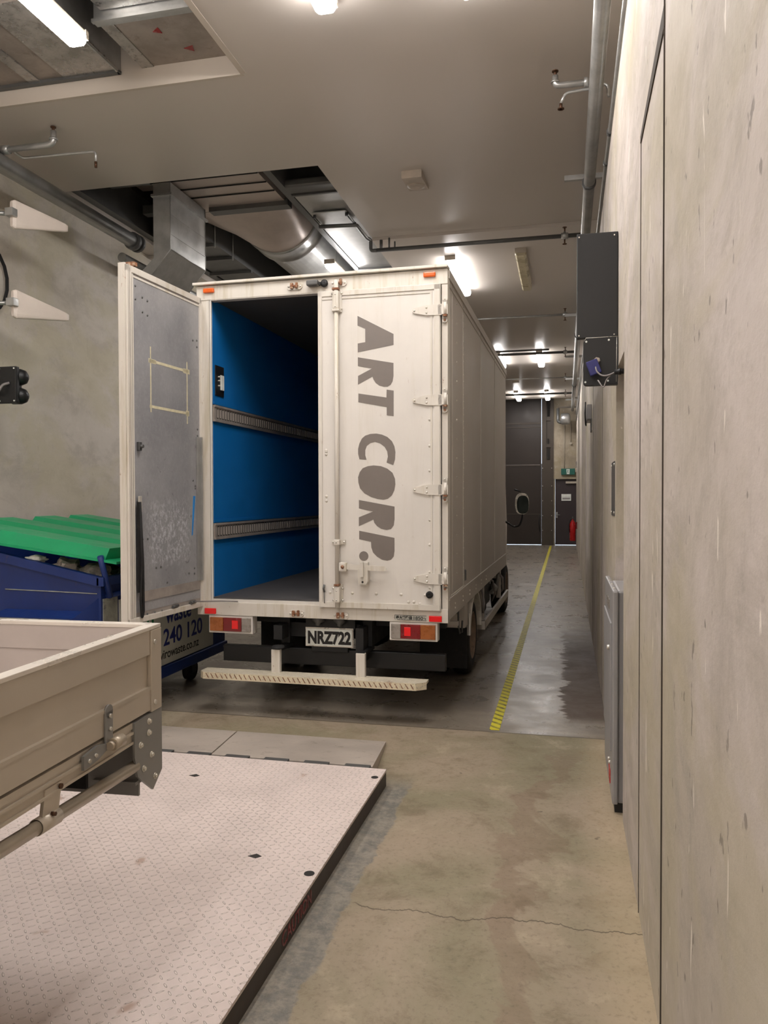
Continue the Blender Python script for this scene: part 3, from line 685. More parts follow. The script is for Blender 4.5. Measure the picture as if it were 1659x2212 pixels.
x0, x1, z0, z1, rr = .094, .282, 2.275, 2.54, .02
for cx_, cz_, a0 in ((x1-.002, z0+.002, -90), (x1-.002, z1-.002, 0), (x0+rr, z1-rr, 90), (x0+rr, z0+rr, 180)):
    r = rr if cx_ < .2 else .002
    for k in range(5): a = math.radians(a0+k*22.5); P.append((cx_+r*math.cos(a), cz_+r*math.sin(a)))
d.prism(P, 'y', -.05, 0); d.done('casing', 'black', t)
d = MB(); P2 = [(.094+.006, 2.54), (.282, 2.54)]
d.tube([(.098, -.05, 2.52), (.108, -.05, 2.541), (.28, -.05, 2.543)], .0015, 6); d.tube([(.275, -.05, 2.54), (.273, -.05, 2.29)], .0012, 6); d.done('edge_trim', 'chrome', t)
d = MB()
for x, z in ((.11, 2.52), (.232, 2.525), (.105, 2.293), (.228, 2.297)): d.cyl((x, -.054, z), (x, -.049, z), .0055, 12)
d.done('white_screw', 'pure', t)
d = MB(); d.cyl((.168, -.065, 2.412), (.168, -.05, 2.412), .018, 6); d.cyl((.168, -.075, 2.412), (.168, -.065, 2.412), .012, 12); d.done('cable_gland', 'ivory', t)
d = MB(frame((.118, 4.5, 2.36), (.94, 0, .34), (-.34, 0, .94))); d.box(-.0, .062, -.045, .035, -.02, .02, b=.004)
bb = tag(d.done('surge_box', 'bluebox'), 'small indigo plastic unit hanging by its cable in front of the black box', 'electronic unit')
d = MB(); d.tube([(.166, 4.52, 2.41), (.158, 4.49, 2.38), (.162, 4.47, 2.34), (.19, 4.46, 2.312), (.225, 4.44, 2.31), (.262, 4.42, 2.325)], .0045, 8, bend=.02)
cb = thing('signal_cable', 'grey cable looping from the gland to a black plug in the niche', 'cable')
d.done('cable_run', 'cable', cb)
d = MB(); d.cyl((.258, 4.42, 2.325), (.31, 4.40, 2.325), .014, 12); d.cyl((.275, 4.412, 2.325), (.29, 4.41, 2.325), .018, 8); d.done('plug', 'black', cb)
MB().tube([(.17, 4.46, 2.29), (.2, 4.45, 2.24), (.215, 4.45, 2.29), (.235, 4.44, 2.31)], .0035, 8, bend=.02).done('thin_loop', 'cable', cb)

# ------------------------------------------------------------------ left wall fittings
def antenna(label, x, y, z, ang, up_):
    t = thing('wedge_antenna', label, 'antenna', (x, y, z), 0, 'white wedge antennas on the left wall')
    L = .58; a = math.radians(ang); fx, fy = math.sin(a), math.cos(a)
    fr = frame((0, 0, 0), (fx, fy, 0), (0, 0, 1))
    d = MB(fr); n = 10; R = []
    for (l, hz, hw) in ((0, .115, .02), (.03, .13, .028), (L-.03, .04, .022), (L, .03, .012)):
        ring = []
        for j in range(16):
            q = 2*PI*j/16; cq, sq = math.cos(q), math.sin(q)
            ring.append(d._v((l, math.copysign(abs(sq)**.35, sq)*hz+up_*l, math.copysign(abs(cq)**.6, cq)*hw)))
        R.append(ring)
    for A, B in zip(R, R[1:]):
        for j in range(16): d.bm.faces.new((A[j], A[(j+1) % 16], B[(j+1) % 16], B[j]))
    d.bm.faces.new(R[0]); d.bm.faces.new(R[-1])
    o = d.done('radome', 'plwhite', t)
    d = MB(); d.tube([(-.5, -.16, -.0), (.01, .0, -.0)], .022, 4); d.box(-.03, .05, -.05, .02, -.03, .04, b=.005); d.done('mounting_arm', 'galv', t)
    return t
antenna('upper white wedge-shaped antenna on an arm by the left wall', -4.85, 6.09, 4.2, 18, .06)
antenna('lower white wedge-shaped antenna on an arm by the left wall, above the black box', -4.85, 6.09, 3.40, 18, -.03)
tag(MB().tube([(-5.3+.3*math.sin(a*.35)*.0-.05+.0, 6.35+.30*math.sin(a*.35), 3.75+.33*math.cos(a*.35)) for a in range(0, 18)], .016, 8).done('cable_loop', 'rubber'), 'black cable loop on the left wall behind the lower antenna', 'cable')
t = thing('black_speaker_box', 'black box with domed lenses on its side, on the left wall', 'box', (0, 6.1, 0))
MB().box(-5.05, -4.79, -.05, .0, 2.5, 2.83, b=.012).done('casing', 'black', t)
d = MB()
for z in (2.575, 2.745): d.lathe((-4.85, .05, z), (1, .2, 0), [(.075, -.05), (.075, .03), (.06, .07), (.03, .09), (0, .095)], 20)
d.box(-5.3, -4.85, 0, .1, 2.52, 2.8); d.done('domed_lens', 'black', t)
d = MB()
for z in (2.52, 2.81):
    for x in (-4.81, -4.96): d.cyl((x, -.056, z), (x, -.049, z), .007, 10)
d.done('white_screw', 'pure', t)
MB().tube([(-4.86, -.05, 2.68), (-4.9, -.09, 2.66), (-4.93, -.1, 2.6), (-5.02, -.1, 2.56), (-5.2, -.06, 2.56)], .012, 8, bend=.03).done('lead', 'cable', t)

# ------------------------------------------------------------------ lift platform, flap, hazard tape
t = thing('dock_platform', 'large raised tread-plate lift platform in the left foreground', 'platform')
PX, PT, PYE = -.995, .095, 4.30
MB().box(-5.2, PX, -1.2, PYE, PT-.012, PT).done('tread_plate', 'plate', t)
d = MB(); d.box(PX-.02, PX-.002, -1.2, PYE-.002, 0, PT-.012); d.box(-5.2, PX-.02, PYE-.03, PYE-.01, 0, PT-.012); d.done('side_skirt', 'plateSide', t)
hp = MB()
for x, y, r in ((-1.31, 3.13, .0), (-1.03, 3.03, .022), (-2.02, 3.97, .0), (-1.03, 4.16, .02)):
    if r: hp.cyl((x, y, PT-.001), (x, y, PT+.0015), r, 20)
    else: hp.prism([(x-.03, y-.01), (x+.01, y-.022), (x+.03, y), (x, y+.018)], 'z', PT-.001, PT+.0015)
hp.done('lifting_hole', 'void', t)
textmesh('warning_print', 'CAUTION', .075, frame((PX-.001, 2.62, .018), (0, 1, 0), (0, 0, 1)), 'dred', t, .001)
t = thing('dock_flap', 'scuffed steel flap plates bridging platform and floor', 'flap plate')
def slab(x0, x1, xs0, xs1):
    d = MB(); y0, y1 = 4.345, 5.02; a, b_ = .085, .012
    d.hull([(x0, y0, 0), (x1, y0, 0), (xs1, y1, 0), (xs0, y1, 0)], [(x0, y0, a), (x1, y0, a), (xs1, y1, b_+.008), (xs0, y1, b_+.008)])
    return d
slab(-5.1, -2.11, -5.1, -2.235).done('flap_leaf', 'flap', t); slab(-2.10, -1.09, -2.225, -1.165).done('flap_leaf', 'flap', t)
d = MB()
for k in range(16):
    x = -5.0+k*.25; d.box(x, x+.15, 4.30, 4.35, .075, .094)
d.done('hinge_knuckle', 'galvd', t)
tag(MB().box(-.525, -.455, 5.50, 26.4, .0005, .003).done('hazard_tape', 'haz'), 'yellow and black hazard tape line along the aisle floor', 'tape')

# ------------------------------------------------------------------ ute tray in the left foreground
TA = math.radians(3.0)
t = thing('tray_truck', 'aluminium drop-side tray of a utility truck in the left foreground', 'vehicle', (-1.381, 2.46, 0), TA)
T0, T1, L_, WD = 1.2, .92, 2.7, 1.85       # top, bottom of drop side
d = MB()
d.box(-.035, 0, -L_, -.072, 1.115, T0, b=.003); d.box(-.035, -.012, -L_, -.072, 1.0, 1.115); d.box(-.035, .0, -L_, -.072, .925, 1.003, b=.002)
d.box(-.035, .002, -L_, -.072, .995, 1.006)
d.done('side_board', 'alu', t)
MB().box(-.038, .004, -L_, -.0, T0-.001, T0+.012, b=.002).done('side_top_rail', 'alut', t)
d = MB(); d.box(-WD, -.04, -.035, -.003, 1.115, T0); d.box(-WD, -.04, -.03, -.008, 1.0, 1.115); d.box(-WD, -.04, -.035, -.003, .925, 1.0); d.done('end_board', 'aluin', t)
MB().box(-WD, -.03, -.038, .004, T0-.001, T0+.012, b=.002).done('end_top_rail', 'alut', t)
MB().cyl((-.17, -.042, 1.165), (-.17, -.034, 1.165), .005, 10).cyl((-.7, -.042, 1.165), (-.7, -.034, 1.165), .005, 10).done('rivet', 'chrome', t)
MB().box(-WD, -WD+.035, -L_, -.04, .925, T0+.01).done('far_side_board', 'aluin', t)
MB().box(-WD, -.0, -L_, -L_+.03, .9, 1.5).done('headboard', 'aluin', t)
MB().box(-WD+.03, -.035, -L_+.03, -.035, .9, .925).done('deck_floor', 'aluin', t)
MB().box(-.045, .004, -.071, .004, .918, T0-.002, b=.003).done('corner_post', 'alu', t)
d = MB()
for z in (1.155, .948): d.cyl((.003, -.048, z), (.009, -.048, z), .008, 14)
d.done('post_rivet', 'chrome', t)
d = MB(); d.box(-.05, -.004, -L_, -.19, .895, .915); d.box(-.05, -.008, -L_, -.19, .85, .895); d.box(-.05, .0, -L_, -.1, .878, .886); d.box(-.06, -.002, -L_, -.1, .845, .853); d.done('frame_rail', 'alu', t)
bp = MB(); bp.prism([(-.187, .912), (.006, .918), (.006, .70), (-.062, .65), (-.168, .73), (-.187, .80)], 'x', -.006, .002); bp.prism([(-.19, .912), (.006, .918), (.006, .88), (-.19, .88)], 'x', -.02, 0)
bp.done('corner_gusset', 'zinc', t)
d = MB()
for y, z in ((-.09, .893), (-.092, .855), (-.15, .83), (-.075, .775), (-.13, .745), (-.05, .693)): d.cyl((.001, y, z), (.005, y, z), .0105, 16); d.cyl((.005, y, z), (.011, y, z), .007, 6)
d.done('gusset_bolt', 'chrome', t)
MB().box(-.3, -.006, -.15, -.14, .66, .85).box(-.16, -.006, -.17, -.10, .70, .712).done('tail_light_bracket', 'zinc', t)
MB().tube([(-.012, -.16, .763), (-.012, -L_, .85)], .019, 20).done('rope_rail', 'tube', t)
d = MB(); d.prism([(-.585, .87), (-.66, .87), (-.675, .80), (-.60, .80)], 'x', -.014, -.004)
d.lathe((-.012, -.645, .7797), (0, 1, -.034), [(.0205, -.045), (.023, -.045), (.023, .045), (.0205, .045)], 20)
d.done('rail_stay', 'alu', t)
d = MB(); d.cyl((.0, -.6, .86), (.006, -.6, .86), .008, 6); d.cyl((.0, -.64, .80), (.013, -.64, .80), .006, 6); d.done('stay_screw', 'copper', t)
d = MB(); d.box(.0, .007, -.372, -.33, .905, 1.0, b=.002); d.cyl((.0, -.351, .998), (.007, -.351, .998), .021, 16)
d.done('hinge_strap', 'zinc', t)
d = MB(); d.cyl((.018, -.355, .897), (.018, -.30, .897), .019, 20); d.cyl((.018, -.372, .897), (.018, -.355, .897), .013, 16); d.done('hinge_barrel', 'tube', t)
d = MB(); d.prism([(-.495, .905), (-.42, .915), (-.37, .905), (-.37, .885), (-.42, .872), (-.495, .865)], 'x', .0, .009); d.done('hinge_plate', 'zinc', t)
d = MB()
for y, z in ((-.351, .985), (-.351, .945), (-.47, .885), (-.435, .89)): d.cyl((.007, y, z), (.014, y, z), .006, 12)
d.done('hinge_rivet', 'chrome', t)
d = MB(); d.box(-.42, -.12, -.275, -.262, .722, .845); d.box(-.5, -.1, -.32, -.255, .83, .85); d.box(-.42, -.30, -.26, -.25, .75, .80); d.done('mud_flap', 'rubber', t)
d = MB(); d.box(-1.35, -1.27, -L_-1.2, -.25, .66, .895); d.box(-.6, -.52, -L_-1.2, -.25, .66, .895)
for y in (-.4, -1.2, -2.2): d.box(-WD+.02, -.05, y-.05, y, .84, .9)
d.box(-1.6, -.2, -1.78, -1.66, .36, .46); d.box(-1.3, -1.2, -1.8, -1.64, .4, .7); d.box(-.65, -.55, -1.8, -1.64, .4, .7); d.done('chassis', 'dark', t)
for x in (-1.72, -.28):
    d = MB(); d.lathe((x-.11, -1.72, PT+.335), (1, 0, 0), [(.2, 0), (.29, .0), (.33, .02), (.335, .06), (.335, .16), (.33, .2), (.29, .22), (.2, .22)], 36); w_ = d.done('wheel', 'rubber', t)
    d = MB(); d.lathe((x-.06, -1.72, PT+.335), (1, 0, 0), [(0, .02), (.1, .0), (.2, .03), (.2, .12), (.05, .1), (0, .1)], 28); d.done('rim', 'galv', w_)

# ------------------------------------------------------------------ waste bin
t = thing('waste_bin', 'blue steel waste skip with green ribbed lids beside the open truck door', 'bin')
XB0, XB1, YB0, YB1 = -4.95, -3.2, 4.89, 6.93
rim = lambda x: 1.045+.2*(XB1-x)
d = MB()
prof = [(XB1, .24), (XB1, rim(XB1)), (XB0, rim(XB0)), (XB0, .24)]
th_ = .03
d.prism(prof, 'y', YB0, YB0+th_); d.prism(prof, 'y', YB1-th_, YB1); d.box(XB1-th_, XB1, YB0+th_, YB1-th_, .2, rim(XB1)); d.box(XB0, XB0+th_, YB0+th_, YB1-th_, .2, rim(XB0)); d.box(XB0, XB1, YB0, YB1, .2, .25)
d.done('body', 'binblue', t)
d = MB()
def slp(x0, x1, y0, y1, dz0, dz1): d.hull([(x0, y0, rim(x0)+dz0), (x1, y0, rim(x1)+dz0), (x1, y1, rim(x1)+dz0), (x0, y1, rim(x0)+dz0)], [(x0, y0, rim(x0)+dz1), (x1, y0, rim(x1)+dz1), (x1, y1, rim(x1)+dz1), (x0, y1, rim(x0)+dz1)])
slp(XB0, XB1, YB0-.03, YB0+.02, -.02, .045); slp(XB0, XB1, YB1-.02, YB1+.03, -.02, .045); d.box(XB1-.02, XB1+.04, YB0-.03, YB1+.03, rim(XB1)-.02, rim(XB1)+.045, b=.006)
d.done('rim', 'binblue', t)
d = MB(); d.box(XB0, XB1+.03, YB0-.0, YB1, .185, .275, b=.01); d.done('base_rail', 'binblue', t)
# fork pocket on the near face
d = MB(); y1 = YB0; y0 = YB0-.16
d.prism([(-4.0, .25), (-3.33, .25), (-3.33, .80), (-4.0, .80)], 'y', y0, y0+.02)
d.hull([(-4.0, y0, .80), (-3.33, y0, .80), (-3.33, y0, .812), (-4.0, y0, .812)], [(-3.98, y1, .83), (-3.24, y1, .83), (-3.24, y1, .842), (-3.98, y1, .842)])
d.hull([(-3.33, y0, .25), (-3.33, y0+.01, .25), (-3.33, y0+.01, .8), (-3.33, y0, .8)], [(-3.22, y1, .25), (-3.22, y1, .25), (-3.22, y1, .93), (-3.22, y1, .94)])
d.box(-4.0, -3.93, y0, y1, .25, .82)
d.done('fork_pocket', 'binblue', t)
MB().box(-3.43, -3.335, y0-.003, y0, .45, .79).done('scraped_patch', 'binscuff', t)
MB().tube([(-3.98, YB0-.003, .985), (-3.6, YB0-.003, .978), (-3.23, YB0-.003, .97)], .004, 6).tube([(-3.93, y0-.002, .80), (-3.34, y0-.002, .80)], .005, 6).done('weld_line', 'binscuff', t)
MB().box(XB1, XB1+.006, YB0+.02, YB0+.2, .3, .93).done('scuffed_corner_plate', 'binscuff', t)
MB().tube([(XB1+.03, YB0-.05, 1.24), (XB1+.035, YB0+.0, 1.1), (XB1+.04, YB0+.05, .94)], .022, 6).tube([(XB1+.02, YB0+.05, .95), (XB1+.03, YB0+1.0, .955)], .018, 6).done('lid_bar', 'binblue', t)
MB().box(XB1+.0, XB1+.012, YB0+.22, YB1-.28, .285, .90).done('sticker_board', 'label', t)
sf = lambda y, z: frame((XB1+.0125, y, z), (0, 1, 0), (0, 0, 1))
textmesh('bin_word_green', 'enviro', .21, sf(5.10, .62), 'txtgreen', t, .004, .0005, sx=.9)
textmesh('bin_word_blue', 'waste', .21, sf(5.78, .62), 'txtblue', t, .004, .0005, sx=.9)
textmesh('bin_phone', '240 120', .19, sf(5.735, .44), 'txtblue', t, .003, .0005, sx=1.12)
textmesh('bin_web', 'envirowaste.co.nz', .105, sf(5.58, .335), 'txtblack', t, .0012, .0005, sx=1.02)
for x, y in ((XB1-.12, 6.45), (XB1-.12, 5.1), (XB0+.12, 6.5), (XB0+.12, 5.1)):
    d = MB(); d.cyl((x-.03, y, .095), (x+.03, y, .095), .095, 24); cw = d.done('castor', 'rubber', t)
    MB().box(x-.045, x-.035, y-.05, y+.04, .07, .19).box(x+.035, x+.045, y-.05, y+.04, .07, .19).box(x-.06, x+.06, y-.07, y+.07, .18, .20).done('castor_fork', 'dark', cw)
lz = lambda x: 1.205+.13*(-3.12-x)
for (ya, yb) in ((4.85, 5.87), (5.90, 6.92)):
    d = MB()
    def strip(y0, y1, y2, y3, h0, h1, xr=-3.12, xl=-4.55):
        for q0, q1, za, zb in ((y0, y1, h0, h1), (y1, y2, h1, h1), (y2, y3, h1, h0)):
            d.hull([(xl, q0, lz(xl)+za-.012), (xr, q0, lz(xr)+za-.012), (xr, q1, lz(xr)+zb-.012), (xl, q1, lz(xl)+zb-.012)], [(xl, q0, lz(xl)+za), (xr, q0, lz(xr)+za), (xr, q1, lz(xr)+zb), (xl, q1, lz(xl)+zb)])
    d.hull([(-4.62, ya, lz(-4.62)-.012), (-3.05, ya, lz(-3.05)-.012), (-3.05, yb, lz(-3.05)-.012), (-4.62, yb, lz(-4.62)-.012)], [(-4.62, ya, lz(-4.62)+.006), (-3.05, ya, lz(-3.05)+.006), (-3.05, yb, lz(-3.05)+.006), (-4.62, yb, lz(-4.62)+.006)])
    for k in (0, 1):
        y0 = ya+.015+k*.5
        d.hull([(-4.58, y0, lz(-4.58)), (-3.15, y0, lz(-3.15)), (-3.15, y0+.36, lz(-3.15)), (-4.58, y0+.36, lz(-4.58))],
               [(-4.53, y0+.03, lz(-4.53)+.1), (-3.13, y0+.03, lz(-3.13)+.085), (-3.13, y0+.30, lz(-3.13)+.085), (-4.53, y0+.30, lz(-4.53)+.1)])
    d.done('lid', 'binlid', t)
MB().tube([(-4.6, 4.95, 1.42), (-4.6, 6.9, 1.42)], .015, 8).done('lid_hinge_rod', 'dark', t)
def lump(name, label, c, r, m, cat, sq=.5):
    d = MB(); bmesh.ops.create_icosphere(d.bm, subdivisions=3, radius=1)
    for v in d.bm.verts:
        n = v.co.copy(); k = 1+.22*math.sin(5*n.x+c[0]*9)*math.cos(4*n.y+c[1]*7)+.12*math.sin(9*n.z+3*n.x)
        v.co = Vector((c[0]+n.x*r[0]*k, c[1]+n.y*r[1]*k, c[2]+n.z*r[2]*k))
    for f in d.bm.faces: f.smooth = False
    return tag(d.done(name, m), label, cat)
lump('refuse_bag', 'grey refuse bag bulging between skip rim and green lid corner', (-3.32, 5.02, 1.08), (.12, .1, .09), 'rubbish', 'bag')
lump('refuse_bag', 'dark refuse bag under the lid nearest the skip bar', (-3.50, 5.42, 1.02), (.15, .17, .10), 'rubber', 'bag')
lump('refuse_bag', 'brownish refuse lump halfway along the skip rim', (-3.58, 5.03, 1.13), (.1, .1, .07), 'board', 'bag')
lump('refuse_bag', 'pale refuse bag at the skip side near the truck door', (-3.27, 5.35, 1.07), (.06, .2, .06), 'rubbish', 'bag')
lump('crumpled_paper', 'white crumpled paper poking out under the green lid', (-3.78, 4.96, 1.20), (.08, .06, .03), 'paper', 'paper')

# ------------------------------------------------------------------ box truck (local: x left negative, y forward from rear face)
T = thing('box_truck', 'white box truck with ART CORP. lettering and one rear door open', 'truck', (-.84, 5.65, 0), -.01361)
BX, BL, BT, BB = -1.975, 4.72, 3.29, .76
d = MB()
d.box(-.05, 0, .03, BL, BB+.12, BT-.02); d.box(BX, BX+.05, .03, BL, BB+.12, BT-.02); d.box(BX, 0, .03, BL, BT-.03, BT); d.box(BX, 0, BL-.05, BL, BB+.1, BT)
d.done('box_body', 'side', T)
d = MB(); d.box(-.012, .012, .02, BL, BT-.05, BT+.02, b=.004); d.box(BX-.012, BX+.012, .02, BL, BT-.05, BT+.02); d.box(-.004, .006, .02, BL, BT-.10, BT-.092); d.done('roof_rail', 'side', T)
d = MB(); d.box(-.03, .006, .02, BL, BB-.02, BB+.13, b=.003); d.box(-.03, .011, .02, BL, BB+.125, BB+.14); d.box(BX-.006, BX+.03, .02, BL, BB-.02, BB+.14); d.done('skirt', 'side', T)
d = MB()
for y in (.77, 1.98, 3.29): d.box(-.002, .004, y-.004, y+.004, BB+.14, BT-.05)
d.box(-.002, .003, .2, .206, BB+.14, BT-.05)
d.box(-.002, .007, .03, .045, BB-.02, BT)
d.done('panel_seam', 'side', T)
d = MB()
for k in range(15): d.cyl((.0, .417, 1.05+k*.15), (.005, .417, 1.05+k*.15), .006, 8)
for k in range(42): d.cyl((.002, .775, .95+k*.055), (.0075, .775, .95+k*.055), .004, 6)
for k in range(34): d.cyl((.0, .15+k*.02, BB+.15), (.004, .15+k*.02, BB+.15), .004, 6)
for k in range(6):
    for z in (BB+.035, BB+.07): d.cyl((.004, .3+k*.42, z), (.01, .3+k*.42, z), .007, 8)
for k in range(8):
    for y in (1.98, 3.29): d.cyl((.002, y, 1.1+k*.3), (.006, y, 1.1+k*.3), .004, 6)
d.done('side_rivet', 'chrome', T)
d = MB(); d.box(0, .012, .865, .885, .95, 1.03); d.box(0, .008, .86, .89, .945, 1.035); d.done('side_catch', 'galvd', T)
# rear frame
d = MB()
d.box(BX-.01, .005, -.035, .05, 3.19, 3.30, b=.004); d.box(BX-.01, BX+.095, -.03, .05, .73, 3.20, b=.003); d.box(-.04, .005, -.03, .05, .73, 3.20, b=.003)
d.box(BX-.02, .005, -.035, .06, .725, .828, b=.004)
d.box(BX-.03, .008, -.065, .06, 3.305, 3.325, b=.003)
d.done('rear_frame', 'cream', T)
MB().box(BX+.09, -.974, -.025, .03, .828, .85).box(BX+.1, BX+.112, -.032, -.02, .85, 3.2).box(BX+.1, -.974, -.032, -.02, 3.186, 3.196).done('seal_trim', 'white', T)
# interior
d = MB(); d.box(BX+.085, BX+.10, .02, BL-.06, .86, 3.21); d.done('inner_left_panel', 'blue', T)
MB().box(-.11, -.10, .02, BL-.06, .86, 3.21).box(BX+.1, -.1, BL-.08, BL-.06, .86, 3.21).done('inner_panel', 'blue', T)
MB().box(BX+.05, -.05, .0, BL-.05, .80, .862).done('load_floor', 'deck', T)
MB().box(BX+.05, -.05, .02, BL-.05, 3.205, 3.25).done('inner_roof', 'roofin', T)
for z0, z1 in ((2.25, 2.38), (1.315, 1.445)):
    xi = BX+.10
    d = MB().box(xi, xi+.014, .01, BL-.1, z0, z1).box(xi+.01, xi+.022, .01, BL-.1, z0, z0+.016).box(xi+.01, xi+.022, .01, BL-.1, z1-.016, z1); k = 0
    while .05+k*.048 < BL-.2:
        y = .05+k*.048; k += 1
        d.box(xi+.0135, xi+.0155, y, y+.030, z0+.026, z1-.026, 1); d.box(xi+.015, xi+.019, y+.006, y+.020, z0+.032, z1-.032, 2)
    d.finish('cargo_rail', ['rail', 'slot', 'tapel'], T)
MB().box(BX+.10, BX+.115, .01, BL-.1, 2.385, 2.41).box(BX+.10, BX+.11, .01, BL-.1, 1.45, 1.475).done('blue_moulding', 'blue', T)
sp = MB().box(BX+.1, BX+.108, .05, .2, 2.46, 2.70, b=.002).done('switch_panel', 'black', T)
MB().box(BX+.108, BX+.118, .13, .185, 2.51, 2.63, b=.003).done('switch_plate', 'pure', sp)
d = MB()
for z in (2.54, 2.58, 2.61): d.cyl((BX+.108, .09, z), (BX+.125, .09, z), .006, 8)
d.done('toggle', 'chrome', sp)

# closed right door
RD = MB()
RD.box(-.974, -.045, -.055, -.015, .815, 3.19, b=.003)
rd = RD.done('rear_door', 'white', T)
d = MB()
d.box(-.974, -.945, -.063, -.05, .815, 3.185); d.box(-.97, -.05, -.063, -.05, 3.150, 3.185); d.box(-.97, -.05, -.065, -.05, .82, .86); d.box(-.09, -.05, -.063, -.05, .82, 3.185)
d.box(-.12, -.105, -.060, -.05, .87, 3.14); d.box(-.94, -.12, -.060, -.05, 3.125, 3.135)
d.done('door_edge_frame', 'cream', rd)
LET = {'A': [(-0.667, 2.992), (-0.393, 2.844), (-0.393, 2.764), (-0.666, 2.722), (-0.666, 2.788), (-0.608, 2.795), (-0.608, 2.893), (-0.667, 2.921)],
'R': [(-0.665, 2.686), (-0.394, 2.632), (-0.394, 2.537), (-0.401, 2.498), (-0.416, 2.473), (-0.439, 2.46), (-0.466, 2.46), (-0.501, 2.47), (-0.528, 2.49), (-0.546, 2.517), (-0.554, 2.539), (-0.665, 2.484), (-0.664, 2.548), (-0.559, 2.598), (-0.665, 2.621)],
'T': [(-0.662, 2.418), (-0.448, 2.381), (-0.446, 2.439), (-0.393, 2.43), (-0.394, 2.242), (-0.446, 2.25), (-0.446, 2.31), (-0.663, 2.353)],
'C': [(-0.656, 1.93), (-0.666, 1.969), (-0.666, 2.007), (-0.656, 2.046), (-0.636, 2.084), (-0.611, 2.104), (-0.571, 2.116), (-0.526, 2.118), (-0.482, 2.109), (-0.442, 2.091), (-0.408, 2.06), (-0.389, 2.022), (-0.381, 1.979), (-0.384, 1.926), (-0.397, 1.884), (-0.448, 1.903), (-0.438, 1.946), (-0.443, 1.984), (-0.462, 2.018), (-0.497, 2.045), (-0.536, 2.056), (-0.571, 2.049), (-0.599, 2.027), (-0.611, 1.997), (-0.611, 1.958), (-0.601, 1.925)],
'O': [(-0.547, 1.883), (-0.492, 1.877), (-0.443, 1.858), (-0.404, 1.827), (-0.385, 1.783), (-0.382, 1.741), (-0.39, 1.698), (-0.409, 1.66), (-0.439, 1.636), (-0.473, 1.628), (-0.518, 1.634), (-0.567, 1.649), (-0.617, 1.675), (-0.652, 1.713), (-0.665, 1.757), (-0.667, 1.796), (-0.654, 1.834), (-0.631, 1.863), (-0.591, 1.878)],
'R2': [(-0.661, 1.627), (-0.389, 1.578), (-0.389, 1.483), (-0.395, 1.44), (-0.415, 1.413), (-0.449, 1.405), (-0.489, 1.413), (-0.523, 1.434), (-0.543, 1.458), (-0.55, 1.482), (-0.662, 1.432), (-0.662, 1.498), (-0.553, 1.541), (-0.661, 1.564)],
'P': [(-0.66, 1.398), (-0.39, 1.347), (-0.39, 1.249), (-0.396, 1.21), (-0.416, 1.186), (-0.445, 1.178), (-0.485, 1.185), (-0.524, 1.207), (-0.554, 1.237), (-0.567, 1.275), (-0.569, 1.316), (-0.66, 1.334)],
'dot': [(-.625+.036*math.cos(a*PI/10), 1.209+.036*math.sin(a*PI/10)) for a in range(20)]}
kx = .99
for k, p in LET.items():
    p = [(x, z) for x, z in p]
    MB().prism(p, 'y', -.0565, -.054).done('letter_'+k[0].lower() if k != 'dot' else 'full_stop', 'letter', rd)
# lock bar
d = MB(); d.cyl((-.823, -.085, .82), (-.823, -.085, 3.26), .0165, 16); d.done('lock_bar', 'cream', rd)
d = MB()
for z0, z1 in ((3.04, 3.18), (.86, .985)):
    d.box(-.86, -.786, -.066, -.055, z0-.015, z1+.01, b=.003); d.box(-.847, -.80, -.108, -.06, z0, z1, b=.012)
d.box(-.87, -.765, -.066, -.055, 1.295, 1.33); d.box(-.845, -.80, -.106, -.06, 1.29, 1.333, b=.008)
d.box(-.852, -.794, -.11, -.06, 3.025, 3.042, b=.005)
d.done('bar_guide', 'cream', rd)
d = MB()
for z in (3.05, 3.165, .875, .965): 
    for x in (-.86, -.787): d.lathe((x, -.066, z), (0, -1, 0), [(.009, 0), (.007, .005), (0, .007)], 10)
for x in (-.86, -.775): d.lathe((x, -.066, 1.312), (0, -1, 0), [(.009, 0), (.007, .005), (0, .007)], 10)
for z in (3.15, 3.06, .95, .88, 1.312): d.lathe((-.824, -.108, z), (0, -1, 0), [(.006, 0), (.004, .003), (0, .004)], 8)
d.done('guide_bolt', 'chrome', rd)
d = MB(); d.box(-.843, -.803, -.115, -.06, .985, 1.0, b=.004); d.box(-.85, -.80, -.104, -.065, 3.185, 3.20); d.done('rusted_collar', 'rust', rd)
# handle and latch
d = MB(); d.box(-.803, -.74, -.12, -.075, 1.095, 1.165, b=.012); d.prism([(-.74, 1.112), (-.46, 1.105), (-.441, 1.112), (-.438, 1.128), (-.446, 1.140), (-.74, 1.152)], 'y', -.115, -.105); d.done('handle', 'cream', rd)
d = MB(); d.lathe((-.772, -.12, 1.13), (0, -1, 0), [(.014, 0), (.012, .006), (0, .008)], 12); d.done('handle_bolt', 'rust', rd)
d = MB(); d.prism([(-.655, 1.125), (-.655, 1.03), (-.648, 1.005), (-.59, 1.005), (-.578, 1.03), (-.578, 1.125)], 'y', -.12, -.056); d.prism([(-.632, 1.17), (-.632, 1.06), (-.608, 1.06), (-.608, 1.17)], 'y', -.137, -.118); d.box(-.648, -.585, -.085, -.056, 1.12, 1.168, b=.006); d.done('latch', 'cream', rd)
MB().cyl((-.617, -.122, 1.022), (-.617, -.118, 1.022), .008, 12).done('latch_hole', 'void', rd)
